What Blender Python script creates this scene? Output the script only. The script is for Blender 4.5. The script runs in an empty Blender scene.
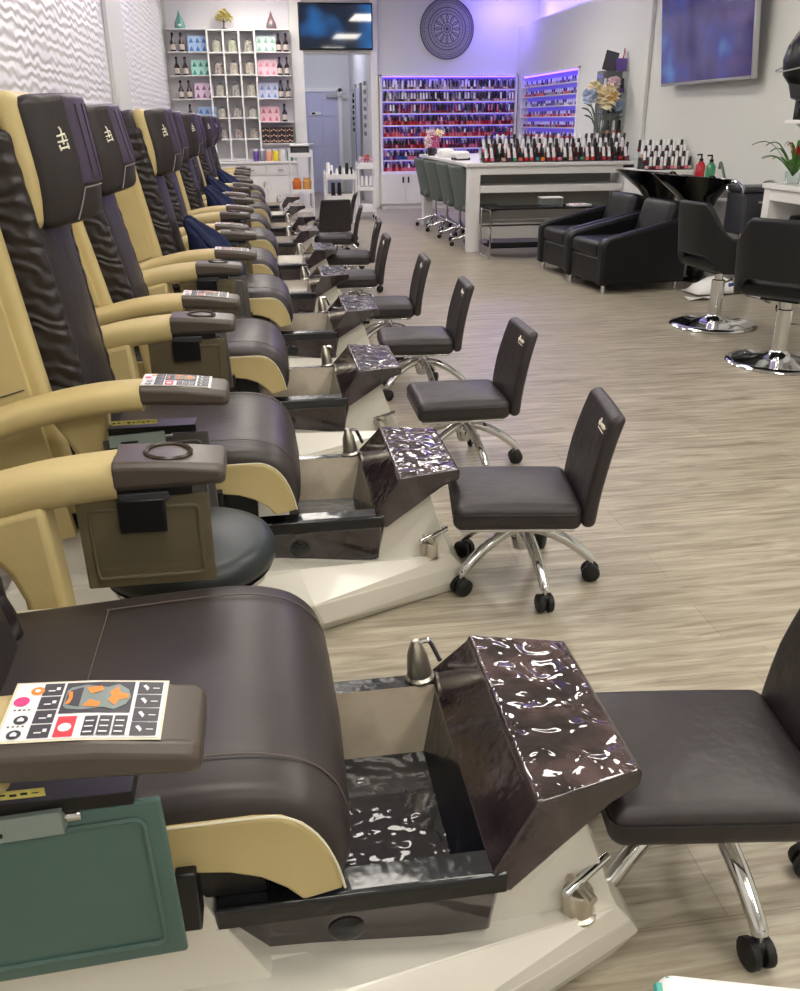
import bpy, bmesh, math, random
from mathutils import Vector, Matrix
random.seed(7)
PI = math.pi
sc = bpy.context.scene
COL = sc.collection

# ------------------------------------------------------------------ materials
def lin(h):
    h = h.lstrip('#')
    o = []
    for i in (0, 2, 4):
        c = int(h[i:i+2], 16) / 255
        o.append(c / 12.92 if c <= .04045 else ((c + .055) / 1.055) ** 2.4)
    return (o[0], o[1], o[2], 1)

def mat(name, hexc, rough=.5, metal=0, coat=0, bump=None, vary=None, emit=None, trans=0, alpha=1, ior=1.45, spec=.5, sheen=0):
    """procedural material; bump=(scale,strength,distance,detail), vary=(scale,hex2,amount)"""
    m = bpy.data.materials.new(name); m.use_nodes = True
    nt = m.node_tree; b = nt.nodes['Principled BSDF']
    b.inputs['Base Color'].default_value = lin(hexc)
    b.inputs['Roughness'].default_value = rough
    b.inputs['Metallic'].default_value = metal
    b.inputs['Coat Weight'].default_value = coat
    b.inputs['Coat Roughness'].default_value = .05
    b.inputs['Transmission Weight'].default_value = trans
    b.inputs['Alpha'].default_value = alpha
    b.inputs['IOR'].default_value = ior
    b.inputs['Specular IOR Level'].default_value = spec
    if emit:
        b.inputs['Emission Color'].default_value = lin(emit[0]); b.inputs['Emission Strength'].default_value = emit[1]
    tc = nt.nodes.new('ShaderNodeTexCoord')
    if vary:
        n = nt.nodes.new('ShaderNodeTexNoise'); n.inputs['Scale'].default_value = vary[0]; n.inputs['Detail'].default_value = 4
        r = nt.nodes.new('ShaderNodeValToRGB')
        r.color_ramp.elements[0].position = .35; r.color_ramp.elements[1].position = .7
        r.color_ramp.elements[0].color = lin(hexc); r.color_ramp.elements[1].color = lin(vary[1])
        nt.links.new(tc.outputs['Object'], n.inputs['Vector']); nt.links.new(n.outputs['Fac'], r.inputs['Fac'])
        nt.links.new(r.outputs['Color'], b.inputs['Base Color'])
    if bump:
        n = nt.nodes.new('ShaderNodeTexNoise'); n.inputs['Scale'].default_value = bump[0]
        n.inputs['Detail'].default_value = bump[3] if len(bump) > 3 else 2
        bp = nt.nodes.new('ShaderNodeBump'); bp.inputs['Strength'].default_value = bump[1]; bp.inputs['Distance'].default_value = bump[2]
        nt.links.new(tc.outputs['Object'], n.inputs['Vector']); nt.links.new(n.outputs['Fac'], bp.inputs['Height'])
        nt.links.new(bp.outputs['Normal'], b.inputs['Normal'])
    return m

M = {}
M['brown'] = mat('brown_leather', '#2d2829', .42, bump=(14, .35, .012, 3), spec=.5)
M['ruched'] = mat('ruched_brown_leather', '#2b2627', .38)
_nt = M['ruched'].node_tree; _tc = _nt.nodes['Texture Coordinate']; _w = _nt.nodes.new('ShaderNodeTexWave'); _mp = _nt.nodes.new('ShaderNodeMapping'); _bp = _nt.nodes.new('ShaderNodeBump')
_mp.inputs['Rotation'].default_value = (0, -.5, 0); _w.bands_direction = 'Z'; _w.inputs['Scale'].default_value = 8; _w.inputs['Distortion'].default_value = 7; _w.inputs['Detail'].default_value = 1.5; _w.inputs['Detail Scale'].default_value = 1.4
_bp.inputs['Strength'].default_value = .45; _bp.inputs['Distance'].default_value = .012
_nt.links.new(_tc.outputs['Object'], _mp.inputs['Vector']); _nt.links.new(_mp.outputs['Vector'], _w.inputs['Vector']); _nt.links.new(_w.outputs['Fac'], _bp.inputs['Height']); _nt.links.new(_bp.outputs['Normal'], _nt.nodes['Principled BSDF'].inputs['Normal'])
M['seat_brown'] = mat('brown_seat_leather', '#342e2e', .40, bump=(9, .25, .012, 3))
M['plum'] = mat('violet_lit_leather', '#453b50', .42, bump=(30, .25, .004, 2))  # dark headrest leather with the violet light on it put into the colour
M['beige'] = mat('beige_leather', '#c6b482', .48, bump=(11, .3, .012, 3), vary=(3, '#b8a571', 1))
M['thread'] = mat('seam_thread', '#5e534d', .6)
M['stitch'] = mat('pale_stitch', '#85797c', .6)
M['white_thread'] = mat('white_embroidery', '#efe9da', .6)
M['cap'] = mat('taupe_plastic', '#4f463f', .36)
M['capdark'] = mat('dark_brown_plastic', '#33291f', .3)
M['black'] = mat('black_plastic', '#0f0f11', .35)
M['blackgloss'] = mat('black_gloss_ceramic', '#09090b', .06, coat=.6)
M['rubber'] = mat('black_rubber', '#131314', .55)
M['shell'] = mat('pearl_white_fibreglass', '#d2cec3', .25, coat=.35)
M['resin'] = mat('smoky_resin', '#221b1e', .08, coat=.8, vary=(9, '#43383a', 1), bump=(22, .25, .008, 2))
M['resin_edge'] = mat('dark_resin_rim', '#15171b', .22, coat=.35, bump=(18, .4, .012, 2))
M['taupe_resin'] = mat('taupe_resin_wall', '#b3a794', .18, coat=.6, vary=(7, '#8d8070', 1), bump=(10, .3, .01, 2))
M['resin_floor'] = mat('rippled_resin_floor', '#17171b', .07, coat=.8, bump=(24, .35, .02, 1))
def ripple_mat():
    m = mat('rippled_ledge_resin', '#2c2225', .05, coat=1.0)
    nt = m.node_tree; b = nt.nodes['Principled BSDF']; tc = nt.nodes['Texture Coordinate']
    n = nt.nodes.new('ShaderNodeTexNoise'); n.inputs['Scale'].default_value = 18; n.inputs['Detail'].default_value = .6; n.inputs['Distortion'].default_value = .8
    bp = nt.nodes.new('ShaderNodeBump'); bp.inputs['Strength'].default_value = .55; bp.inputs['Distance'].default_value = .02
    nt.links.new(tc.outputs['Object'], n.inputs['Vector']); nt.links.new(n.outputs['Fac'], bp.inputs['Height'])
    nt.links.new(bp.outputs['Normal'], b.inputs['Normal']); nt.links.new(bp.outputs['Normal'], b.inputs['Coat Normal'])
    n2 = nt.nodes.new('ShaderNodeTexNoise'); n2.inputs['Scale'].default_value = 10
    r = nt.nodes.new('ShaderNodeValToRGB'); r.color_ramp.elements[0].color = lin('#282021'); r.color_ramp.elements[1].color = lin('#5f4c4c')
    r.color_ramp.elements[0].position = .4; r.color_ramp.elements[1].position = .75
    nt.links.new(tc.outputs['Object'], n2.inputs['Vector']); nt.links.new(n2.outputs['Fac'], r.inputs['Fac']); nt.links.new(r.outputs['Color'], b.inputs['Base Color'])
    return m
M['ripple'] = ripple_mat()
M['chrome'] = mat('chrome', '#d6d6d8', .08, 1)
M['nickel'] = mat('brushed_nickel', '#cfc8bb', .36, 1)
M['cream'] = mat('cream_plastic', '#d9d2ba', .4)
M['tray'] = mat('smoky_tray_acrylic', '#8b8068', .22, trans=.6, ior=1.2, coat=.3)
M['traygreen'] = mat('green_grey_tray_plastic', '#46605a', .3, coat=.2, vary=(2, '#4d6a62', 1))
M['traydark'] = mat('dark_grey_tray_plastic', '#4a4644', .3, coat=.2)
M['traygreenin'] = mat('green_grey_tray_panel', '#3e5850', .3, coat=.3)
M['greyplastic'] = mat('grey_plastic', '#7e8a86', .4)
M['yellow'] = mat('yellow_sticker', '#c9c16a', .6)
M['white'] = mat('white_paint', '#e9e8e6', .45)
M['whitepanel'] = mat('white_label_film', '#e6e6e8', .35)
M['darkkey'] = mat('dark_key', '#3c3b3f', .4)
M['orange'] = mat('orange_print', '#e88a3a', .5)
M['red'] = mat('red_print', '#d23a45', .45)
M['pink'] = mat('pink_print', '#d83f80', .45)
M['navy'] = mat('navy_terry', '#101b3d', .9, bump=(60, .5, .01, 3))
M['blackleather'] = mat('black_leather', '#0b0c10', .36, bump=(12, .25, .01, 3), spec=.4)
M['salonblack'] = mat('matte_black_leather', '#0f1112', .5, bump=(20, .15, .005, 3))
M['sage'] = mat('grey_green_upholstery', '#5b655f', .65, bump=(60, .15, .004, 2))
M['darkround'] = mat('dark_teal_vinyl', '#232a2d', .4)
M['glass'] = mat('clear_glass', '#eef6f6', .03, trans=1, ior=1.3)
M['acrylic'] = mat('clear_acrylic', '#e9f2f4', .05, trans=.92, ior=1.2)
M['blackglass'] = mat('black_glass', '#0b0a0c', .55, spec=.1)
M['dgrey'] = mat('dark_grey_plastic', '#3b3c42', .4)
M['greyboard'] = mat('grey_board', '#96958f', .5)
M['teal'] = mat('teal_rim', '#4fa39b', .4)
M['silver'] = mat('silver_bezel', '#b9b9bd', .3, .6)

# ------------------------------------------------------------------ shapes: (verts, faces)
def box(c, s):
    x, y, z = c; a, b, d = s[0]/2, s[1]/2, s[2]/2
    v = [(x+i*a, y+j*b, z+k*d) for i in (-1, 1) for j in (-1, 1) for k in (-1, 1)]
    return v, [(0,1,3,2),(4,6,7,5),(0,4,5,1),(2,3,7,6),(0,2,6,4),(1,5,7,3)]

def span(x0, x1, y0, y1, z0, z1):
    return box(((x0+x1)/2, (y0+y1)/2, (z0+z1)/2), (abs(x1-x0), abs(y1-y0), abs(z1-z0)))

def rbox(c, s, r, n=3, mid=4, fn=None):
    """rounded box; every face is a grid so fn can bend it"""
    h = [q/2 for q in s]
    def lines(H):
        rr = min(r, H*.999)
        L = []
        for k in range(n+1):
            L.append(-(H-rr) - rr*math.tan(math.radians(45*(n-k)/n)))
        m = [-(H-rr) + 2*(H-rr)*k/mid for k in range(1, mid)]
        return L + m + [-q for q in reversed(L)]
    Ls = [lines(q) for q in h]
    idx = {}; V = []; F = []
    def put(p):
        key = tuple(round(q, 6) for q in p)
        if key in idx: return idx[key]
        cl = [max(-(h[i]-min(r, h[i]*.999)), min(h[i]-min(r, h[i]*.999), p[i])) for i in range(3)]
        d = Vector(p) - Vector(cl)
        q = Vector(cl) + d.normalized()*min(r, min(h)*.999) if d.length > 1e-9 else Vector(p)
        if fn: q = Vector(fn(q.x, q.y, q.z))
        V.append((q.x+c[0], q.y+c[1], q.z+c[2])); idx[key] = len(V)-1
        return idx[key]
    for ax in range(3):
        u, w = (ax+1) % 3, (ax+2) % 3
        for sgn in (-1, 1):
            for i in range(len(Ls[u])-1):
                for j in range(len(Ls[w])-1):
                    q = []
                    for (a, b) in ((i, j), (i+1, j), (i+1, j+1), (i, j+1)):
                        p = [0, 0, 0]; p[ax] = sgn*h[ax]; p[u] = Ls[u][a]; p[w] = Ls[w][b]
                        q.append(put(p))
                    F.append(tuple(q) if sgn > 0 else tuple(reversed(q)))
    return V, F

def frame_of(d):
    d = d.normalized(); up = Vector((0, 0, 1)) if abs(d.z) < .9 else Vector((1, 0, 0))
    a = d.cross(up).normalized(); return a, a.cross(d).normalized()

def tube(pts, r, n=8, closed=False):
    P = [Vector(p) for p in pts]; V = []; F = []; k = len(P)
    rs = r if isinstance(r, (list, tuple)) else [r]*k
    pa = None
    for i, p in enumerate(P):
        d = (P[(i+1) % k]-P[i-1]) if closed else (P[min(i+1, k-1)]-P[max(i-1, 0)])
        if pa is None: a, b = frame_of(d)
        else:
            d = d.normalized(); a = (pa - d*pa.dot(d)).normalized(); b = a.cross(d).normalized()
        pa = a
        for j in range(n):
            t = 2*PI*j/n; q = p + (a*math.cos(t)+b*math.sin(t))*rs[i]; V.append(tuple(q))
    m = k if closed else k-1
    for i in range(m):
        for j in range(n):
            i2 = (i+1) % k
            F.append((i*n+j, i*n+(j+1) % n, i2*n+(j+1) % n, i2*n+j))
    if not closed:
        F.append(tuple(reversed(range(n)))); F.append(tuple(range((k-1)*n, k*n)))
    return V, F

def cyl(p0, p1, r0, r1=None, n=16):
    return tube([p0, p1], [r0, r0 if r1 is None else r1], n)

def lathe(prof, n=24, c=(0, 0, 0)):
    V = []; F = []; k = len(prof)
    for (r, z) in prof:
        for j in range(n):
            t = 2*PI*j/n; V.append((c[0]+max(r, 1e-4)*math.cos(t), c[1]+max(r, 1e-4)*math.sin(t), c[2]+z))
    for i in range(k-1):
        for j in range(n):
            F.append((i*n+j, i*n+(j+1) % n, (i+1)*n+(j+1) % n, (i+1)*n+j))
    F.append(tuple(reversed(range(n)))); F.append(tuple(range((k-1)*n, k*n)))
    return V, F

def loft(loops, cap=True):
    V = []; F = []; n = len(loops[0])
    for L in loops: V += [tuple(p) for p in L]
    for i in range(len(loops)-1):
        for j in range(n):
            F.append((i*n+j, i*n+(j+1) % n, (i+1)*n+(j+1) % n, (i+1)*n+j))
    if cap: F.append(tuple(reversed(range(n)))); F.append(tuple(range((len(loops)-1)*n, len(loops)*n)))
    return V, F

def prism(poly, axis, a, b):
    """extrude a 2-D polygon along x, y or z"""
    def P(p, t):
        return {'y': (p[0], t, p[1]), 'x': (t, p[0], p[1]), 'z': (p[0], p[1], t)}[axis]
    return loft([[P(p, a) for p in poly], [P(p, b) for p in poly]])

def ngon_quad(pts): return [tuple(p) for p in pts], [tuple(range(len(pts)))]

class MB:
    def __init__(s): s.v = []; s.f = []; s.m = []; s.mats = []
    def add(s, shape, m, xf=None):
        if m not in s.mats: s.mats.append(m)
        mi = s.mats.index(m); o = len(s.v)
        for p in shape[0]: s.v.append(tuple(xf @ Vector(p)) if xf else tuple(p))
        for f in shape[1]: s.f.append(tuple(i+o for i in f)); s.m.append(mi)
        return s
    def mesh(s, name, angle=35, smooth=True):
        me = bpy.data.meshes.new(name); me.from_pydata(s.v, [], s.f)
        for m in s.mats: me.materials.append(M[m] if isinstance(m, str) else m)
        me.polygons.foreach_set('material_index', s.m)
        bm = bmesh.new(); bm.from_mesh(me); bmesh.ops.recalc_face_normals(bm, faces=bm.faces); bm.to_mesh(me); bm.free()
        if smooth:
            me.polygons.foreach_set('use_smooth', [True]*len(me.polygons)); me.set_sharp_from_angle(angle=math.radians(angle))
        me.update(); return me
    def build(s, name, parent=None, bevel=0, seg=2, angle=35, smooth=True, loc=None, rot=None):
        o = bpy.data.objects.new(name, s.mesh(name, angle, smooth)); COL.objects.link(o)
        if parent: o.parent = parent
        if bevel:
            bv = o.modifiers.new('bevel', 'BEVEL'); bv.width = bevel; bv.segments = seg; bv.limit_method = 'ANGLE'; bv.angle_limit = math.radians(30)
            bv.harden_normals = False
        if loc: o.location = loc
        if rot: o.rotation_euler = rot
        return o

def one(name, shape, m, parent=None, **k): return MB().add(shape, m).build(name, parent, **k)
def tag(o, label, cat, group=None, kind=None):
    o['label'] = label; o['category'] = cat
    if group: o['group'] = group
    if kind: o['kind'] = kind
    return o
def thing(name, label, cat, loc=(0, 0, 0), rz=0, group=None):
    o = bpy.data.objects.new(name, None); o.empty_display_size = .1; COL.objects.link(o)
    o.location = loc; o.rotation_euler = (0, 0, rz)
    return tag(o, label, cat, group)
def struct(name, mb, parent=None, **k):
    o = mb.build(name, parent, **k); o['kind'] = 'structure'; return o
def kids(o): return [c for c in list(bpy.data.objects) if c.parent == o]
def tree(o): return (o, [tree(c) for c in kids(o)])
def dup_tree(t, parent=None):
    o, ch = t
    c = o.copy(); COL.objects.link(c); c.parent = parent
    for q in ch: dup_tree(q, c)
    return c
ORD = ['first', 'second', 'third', 'fourth', 'fifth', 'sixth', 'seventh', 'eighth', 'ninth', 'tenth', 'eleventh', 'twelfth']
def nth(n): 
    s = 'th' if 10 <= n % 100 <= 20 else {1: 'st', 2: 'nd', 3: 'rd'}.get(n % 10, 'th')
    return f'{n}{s}'

# ------------------------------------------------------------------ room
XL, XR, YB, YF, ZC = -1.38, 4.62, 16.5, -3.2, 3.5
def floor_mat():
    m = mat('grey_oak_planks', '#a59c8d', .33, spec=.45)
    nt = m.node_tree; b = nt.nodes['Principled BSDF']; tc = nt.nodes['Texture Coordinate']
    br = nt.nodes.new('ShaderNodeTexBrick'); br.inputs['Scale'].default_value = 1
    br.inputs['Brick Width'].default_value = 1.3; br.inputs['Row Height'].default_value = .19; br.inputs['Mortar Size'].default_value = .0012
    br.inputs['Color1'].default_value = lin('#b9b19f'); br.inputs['Color2'].default_value = lin('#b0a896'); br.inputs['Mortar'].default_value = lin('#958c7e')
    br.offset = .37
    nt.links.new(tc.outputs['Object'], br.inputs['Vector'])
    mp = nt.nodes.new('ShaderNodeMapping'); mp.inputs['Scale'].default_value = (1.1, 13, 1); mp.inputs['Rotation'].default_value = (0, 0, 0)
    nt.links.new(tc.outputs['Object'], mp.inputs['Vector'])
    n = nt.nodes.new('ShaderNodeTexNoise'); n.inputs['Scale'].default_value = 2.2; n.inputs['Detail'].default_value = 8; n.inputs['Distortion'].default_value = 1.1; n.inputs['Roughness'].default_value = .62
    nt.links.new(mp.outputs['Vector'], n.inputs['Vector'])
    r = nt.nodes.new('ShaderNodeValToRGB'); r.color_ramp.elements[0].position = .3; r.color_ramp.elements[1].position = .68
    r.color_ramp.elements[0].color = lin('#ada59d'); r.color_ramp.elements[1].color = lin('#ffffff')
    nt.links.new(n.outputs['Fac'], r.inputs['Fac'])
    mx = nt.nodes.new('ShaderNodeMix'); mx.data_type = 'RGBA'; mx.blend_type = 'MULTIPLY'; mx.inputs['Factor'].default_value = 1
    nt.links.new(br.outputs['Color'], mx.inputs['A']); nt.links.new(r.outputs['Color'], mx.inputs['B'])
    nt.links.new(mx.outputs['Result'], b.inputs['Base Color'])
    bp = nt.nodes.new('ShaderNodeBump'); bp.inputs['Strength'].default_value = .15; bp.inputs['Distance'].default_value = .003
    nt.links.new(n.outputs['Fac'], bp.inputs['Height']); nt.links.new(bp.outputs['Normal'], b.inputs['Normal'])
    return m
M['floor'] = floor_mat()
def wave_mat():
    m = mat('white_wave_panel', '#e6e5e6', .4)
    nt = m.node_tree; b = nt.nodes['Principled BSDF']; tc = nt.nodes['Texture Coordinate']
    mp = nt.nodes.new('ShaderNodeMapping'); mp.inputs['Scale'].default_value = (1, .9, 1)
    nt.links.new(tc.outputs['Object'], mp.inputs['Vector'])
    w = nt.nodes.new('ShaderNodeTexWave'); w.bands_direction = 'Z'; w.inputs['Scale'].default_value = 4.6
    w.inputs['Distortion'].default_value = 4.5; w.inputs['Detail'].default_value = .6; w.inputs['Detail Scale'].default_value = 1.6
    nt.links.new(mp.outputs['Vector'], w.inputs['Vector'])
    bp = nt.nodes.new('ShaderNodeBump'); bp.inputs['Strength'].default_value = .38; bp.inputs['Distance'].default_value = .02
    nt.links.new(w.outputs['Fac'], bp.inputs['Height']); nt.links.new(bp.outputs['Normal'], b.inputs['Normal'])
    return m
M['wave'] = wave_mat()
M['wall'] = mat('warm_white_wall', '#d6d8d1', .6, bump=(90, .05, .002, 2))
M['ceil'] = mat('ceiling_white', '#e4e4e4', .8)
M['lamp'] = mat('troffer_diffuser', '#ffffff', .5, emit=('#fff9ef', 16.5))

def rect(x0, x1, y0, y1, z): return ngon_quad([(x0, y0, z), (x1, y0, z), (x1, y1, z), (x0, y1, z)])
struct('floor', MB().add(span(XL-.15, XR+.15, YF-.15, 21.0, -.1, 0), 'floor'))
struct('ceiling', MB().add(span(XL-.15, XR+.15, YF-.15, 21.0, ZC, ZC+.1), 'ceil'))
# left wall: wave panels either side of a smooth pilaster
struct('wall_left', MB().add(span(XL-.15, XL, YF-.15, 9.75, 0, ZC), 'wave').add(span(XL-.15, XL, 9.75, 10.95, 0, ZC), 'wall').add(span(XL-.15, XL, 10.95, YB+.2, 0, ZC), 'wave'), smooth=False)
struct('trim_1', MB().add(span(XL, XL+.05, 9.8, 10.9, 0, ZC), 'wall'), bevel=.01)
# right wall with the lit cove above the far half and the niche of the side polish shelf
struct('wall_right', MB().add(span(XR, XR+.15, YF-.15, 13.2, 0, 2.93), 'wall').add(span(XR, XR+.15, 13.2, YB+.1, 2.15, 2.93), 'wall')
       .add(span(XR, XR+.15, 13.2, YB+.1, 0, 1.16), 'wall').add(span(XR, XR+.15, 16.15, YB+.1, 1.16, 2.15), 'wall')
       .add(span(XR+.35, XR+.4, YF-.15, YB+.2, 2.9, ZC), 'wall').add(span(XR+.15, XR+.4, YF-.15, YB+.2, 2.88, 2.93), 'wall')
       .add(span(XR+.13, XR+.15, 13.1, 16.3, 1.1, 2.2), 'wall'), smooth=False)
struct('trim_2', MB().add(span(XR-.05, XR, 10.75, 11.1, 0, 2.93), 'wall'), bevel=.008)
# back wall: bookcase bay, corridor opening, polish-shelf bay
OPX0, OPX1, OPZ = .86, 2.06, 2.5
struct('wall_back', MB().add(span(XL-.15, OPX0, YB, YB+.15, 0, ZC), 'wall').add(span(OPX0, OPX1, YB, YB+.15, OPZ, ZC), 'wall')
       .add(span(OPX1, XR+.4, YB, YB+.15, 0, ZC), 'wall'), smooth=False)
struct('trim_3', MB().add(span(.68, .88, YB-.06, YB, 0, ZC), 'white'), bevel=.006)
struct('trim_4', MB().add(span(2.02, 2.14, YB-.05, YB, 0, ZC), 'white'), bevel=.006)
struct('wall_front', MB().add(span(XL-.15, XR+.4, YF-.15, YF, 0, ZC), 'wall'))
M['corr'] = mat('corridor_wall', '#d3d2d4', .6)
struct('wall_corridor_left', MB().add(span(OPX0-.1, OPX0, YB+.15, 20.6, 0, ZC), 'corr'))
struct('wall_corridor_right', MB().add(span(OPX1, OPX1+.1, YB+.15, 20.6, 0, ZC), 'corr'))
struct('wall_corridor_end', MB().add(span(OPX0-.1, OPX1+.1, 20.6, 20.75, 0, ZC), 'corr'))
struct('baseboard_right', MB().add(span(XR-.015, XR, YF, 10.7, 0, .1), 'white'))
struct('baseboard_left', MB().add(span(XL, XL+.015, YF, 9.78, 0, .1), 'white'))
# corridor door
M['doorp'] = mat('pale_blue_white_door', '#bfbfda', .45)
d = struct('door_1', MB().add(span(1.06, 1.80, 20.55, 20.6, 0, 2.03), 'doorp'), bevel=.004)
fr = MB()
for (a, b, z0, z1) in ((.98, 1.06, 0, 2.1), (1.80, 1.88, 0, 2.1), (.98, 1.88, 2.03, 2.11)): fr.add(span(a, b, 20.53, 20.6, z0, z1), 'white')
struct('door_frame', fr, d, bevel=.004)
pn = MB()
for xx in (1.13, 1.46):
    for (z0, z1) in ((.2, .85), (.95, 1.45), (1.55, 1.9)):
        pn.add(span(xx, xx+.27, 20.54, 20.552, z0, z1), 'doorp')
struct('door_panels', pn, d, bevel=.006)
struct('door_closer', MB().add(span(1.55, 1.78, 20.47, 20.55, 1.93, 1.99), 'silver').add(span(1.6, 1.98, 20.44, 20.47, 1.98, 2.0), 'silver'), d)
struct('door_sign', MB().add(span(1.2, 1.42, 20.53, 20.545, 1.58, 1.64), 'white').add(span(1.22, 1.3, 20.525, 20.53, 1.59, 1.63), 'black'), d)
struct('door_handle', MB().add(cyl((1.12, 20.53, 1), (1.12, 20.47, 1), .02), 'nickel').add(cyl((1.12, 20.47, 1), (1.22, 20.47, 1), .012), 'nickel'), d)
d2 = struct('door_2', MB().add(span(2.03, 2.06, 18.3, 19.1, 0, 2.05), 'doorp'), bevel=.004)
struct('door_frame', MB().add(span(2.015, 2.06, 18.22, 18.3, 0, 2.12), 'greyboard').add(span(2.015, 2.06, 19.1, 19.18, 0, 2.12), 'greyboard'), d2)
# troffers
def troffer(x, y, sx, sy, label):
    t = thing('ceiling_light', label, 'ceiling light', (x, y, ZC), 0, 'recessed light panels in the ceiling')
    f = MB(); a, b = sx/2, sy/2
    for (x0, x1, y0, y1) in ((-a, a, -b, -b+.03), (-a, a, b-.03, b), (-a, -a+.03, -b+.03, b-.03), (a-.03, a, -b+.03, b-.03)): f.add(span(x0, x1, y0, y1, -.03, 0), 'white')
    f.build('frame', t)
    one('diffuser', span(-a+.03, a-.03, -b+.03, b-.03, -.02, -.005), 'lamp', t)
for k, y in enumerate((-1.6, .9, 3.4, 5.9, 8.4, 10.9, 13.4, 15.4)):
    troffer(.15, y, 1.24, .64, f'white light panel in left ceiling row, {ORD[k]} from the storefront end')
for k, y in enumerate((-1.6, .65, 2.9, 7.4, 11.9)):
    troffer(2.5, y, .70, 1.5, f'white lengthwise light panel in right ceiling row, {ORD[k]} from the storefront end')
one_c = thing('ceiling_light', 'white rectangular light panel in the corridor ceiling before the back door', 'ceiling light', (1.45, 18.6, ZC))
one('diffuser', span(-.3, .3, -.3, .3, -.02, -.005), mat('corridor_lamp', '#ffffff', .5, emit=('#eef0ff', 26)), one_c)

# ------------------------------------------------------------------ pedicure spa chair (local frame: x away from wall, y along the row, z up)
def soft_profile(poly, ys_ins):
    """extrude a closed xz outline along y, inset per slice -> padded cushion"""
    n = len(poly); A = sum(poly[i][0]*poly[(i+1) % n][1]-poly[(i+1) % n][0]*poly[i][1] for i in range(n))
    sg = 1 if A > 0 else -1
    def off(d):
        out = []
        for i in range(n):
            p0, p1, p2 = Vector(poly[i-1]), Vector(poly[i]), Vector(poly[(i+1) % n])
            n1 = Vector((-(p1-p0).y, (p1-p0).x)).normalized()*sg; n2 = Vector((-(p2-p1).y, (p2-p1).x)).normalized()*sg
            b = (n1+n2); b = b.normalized() if b.length > 1e-6 else n1
            out.append(p1+b*d)
        return out
    return loft([[(p.x, y, p.y) for p in off(d)] for (y, d) in ys_ins])

def arc_pts(pts, k=6):
    """Catmull-Rom through 2-D/3-D points"""
    P = [Vector(p) for p in pts]; out = []
    for i in range(len(P)-1):
        a, b, c, d = P[max(i-1, 0)], P[i], P[i+1], P[min(i+2, len(P)-1)]
        for j in range(k):
            t = j/k
            out.append(.5*((2*b)+(c-a)*t+(2*a-5*b+4*c-d)*t*t+(3*b-a-3*c+d)*t**3))
    out.append(P[-1]); return out

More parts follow.
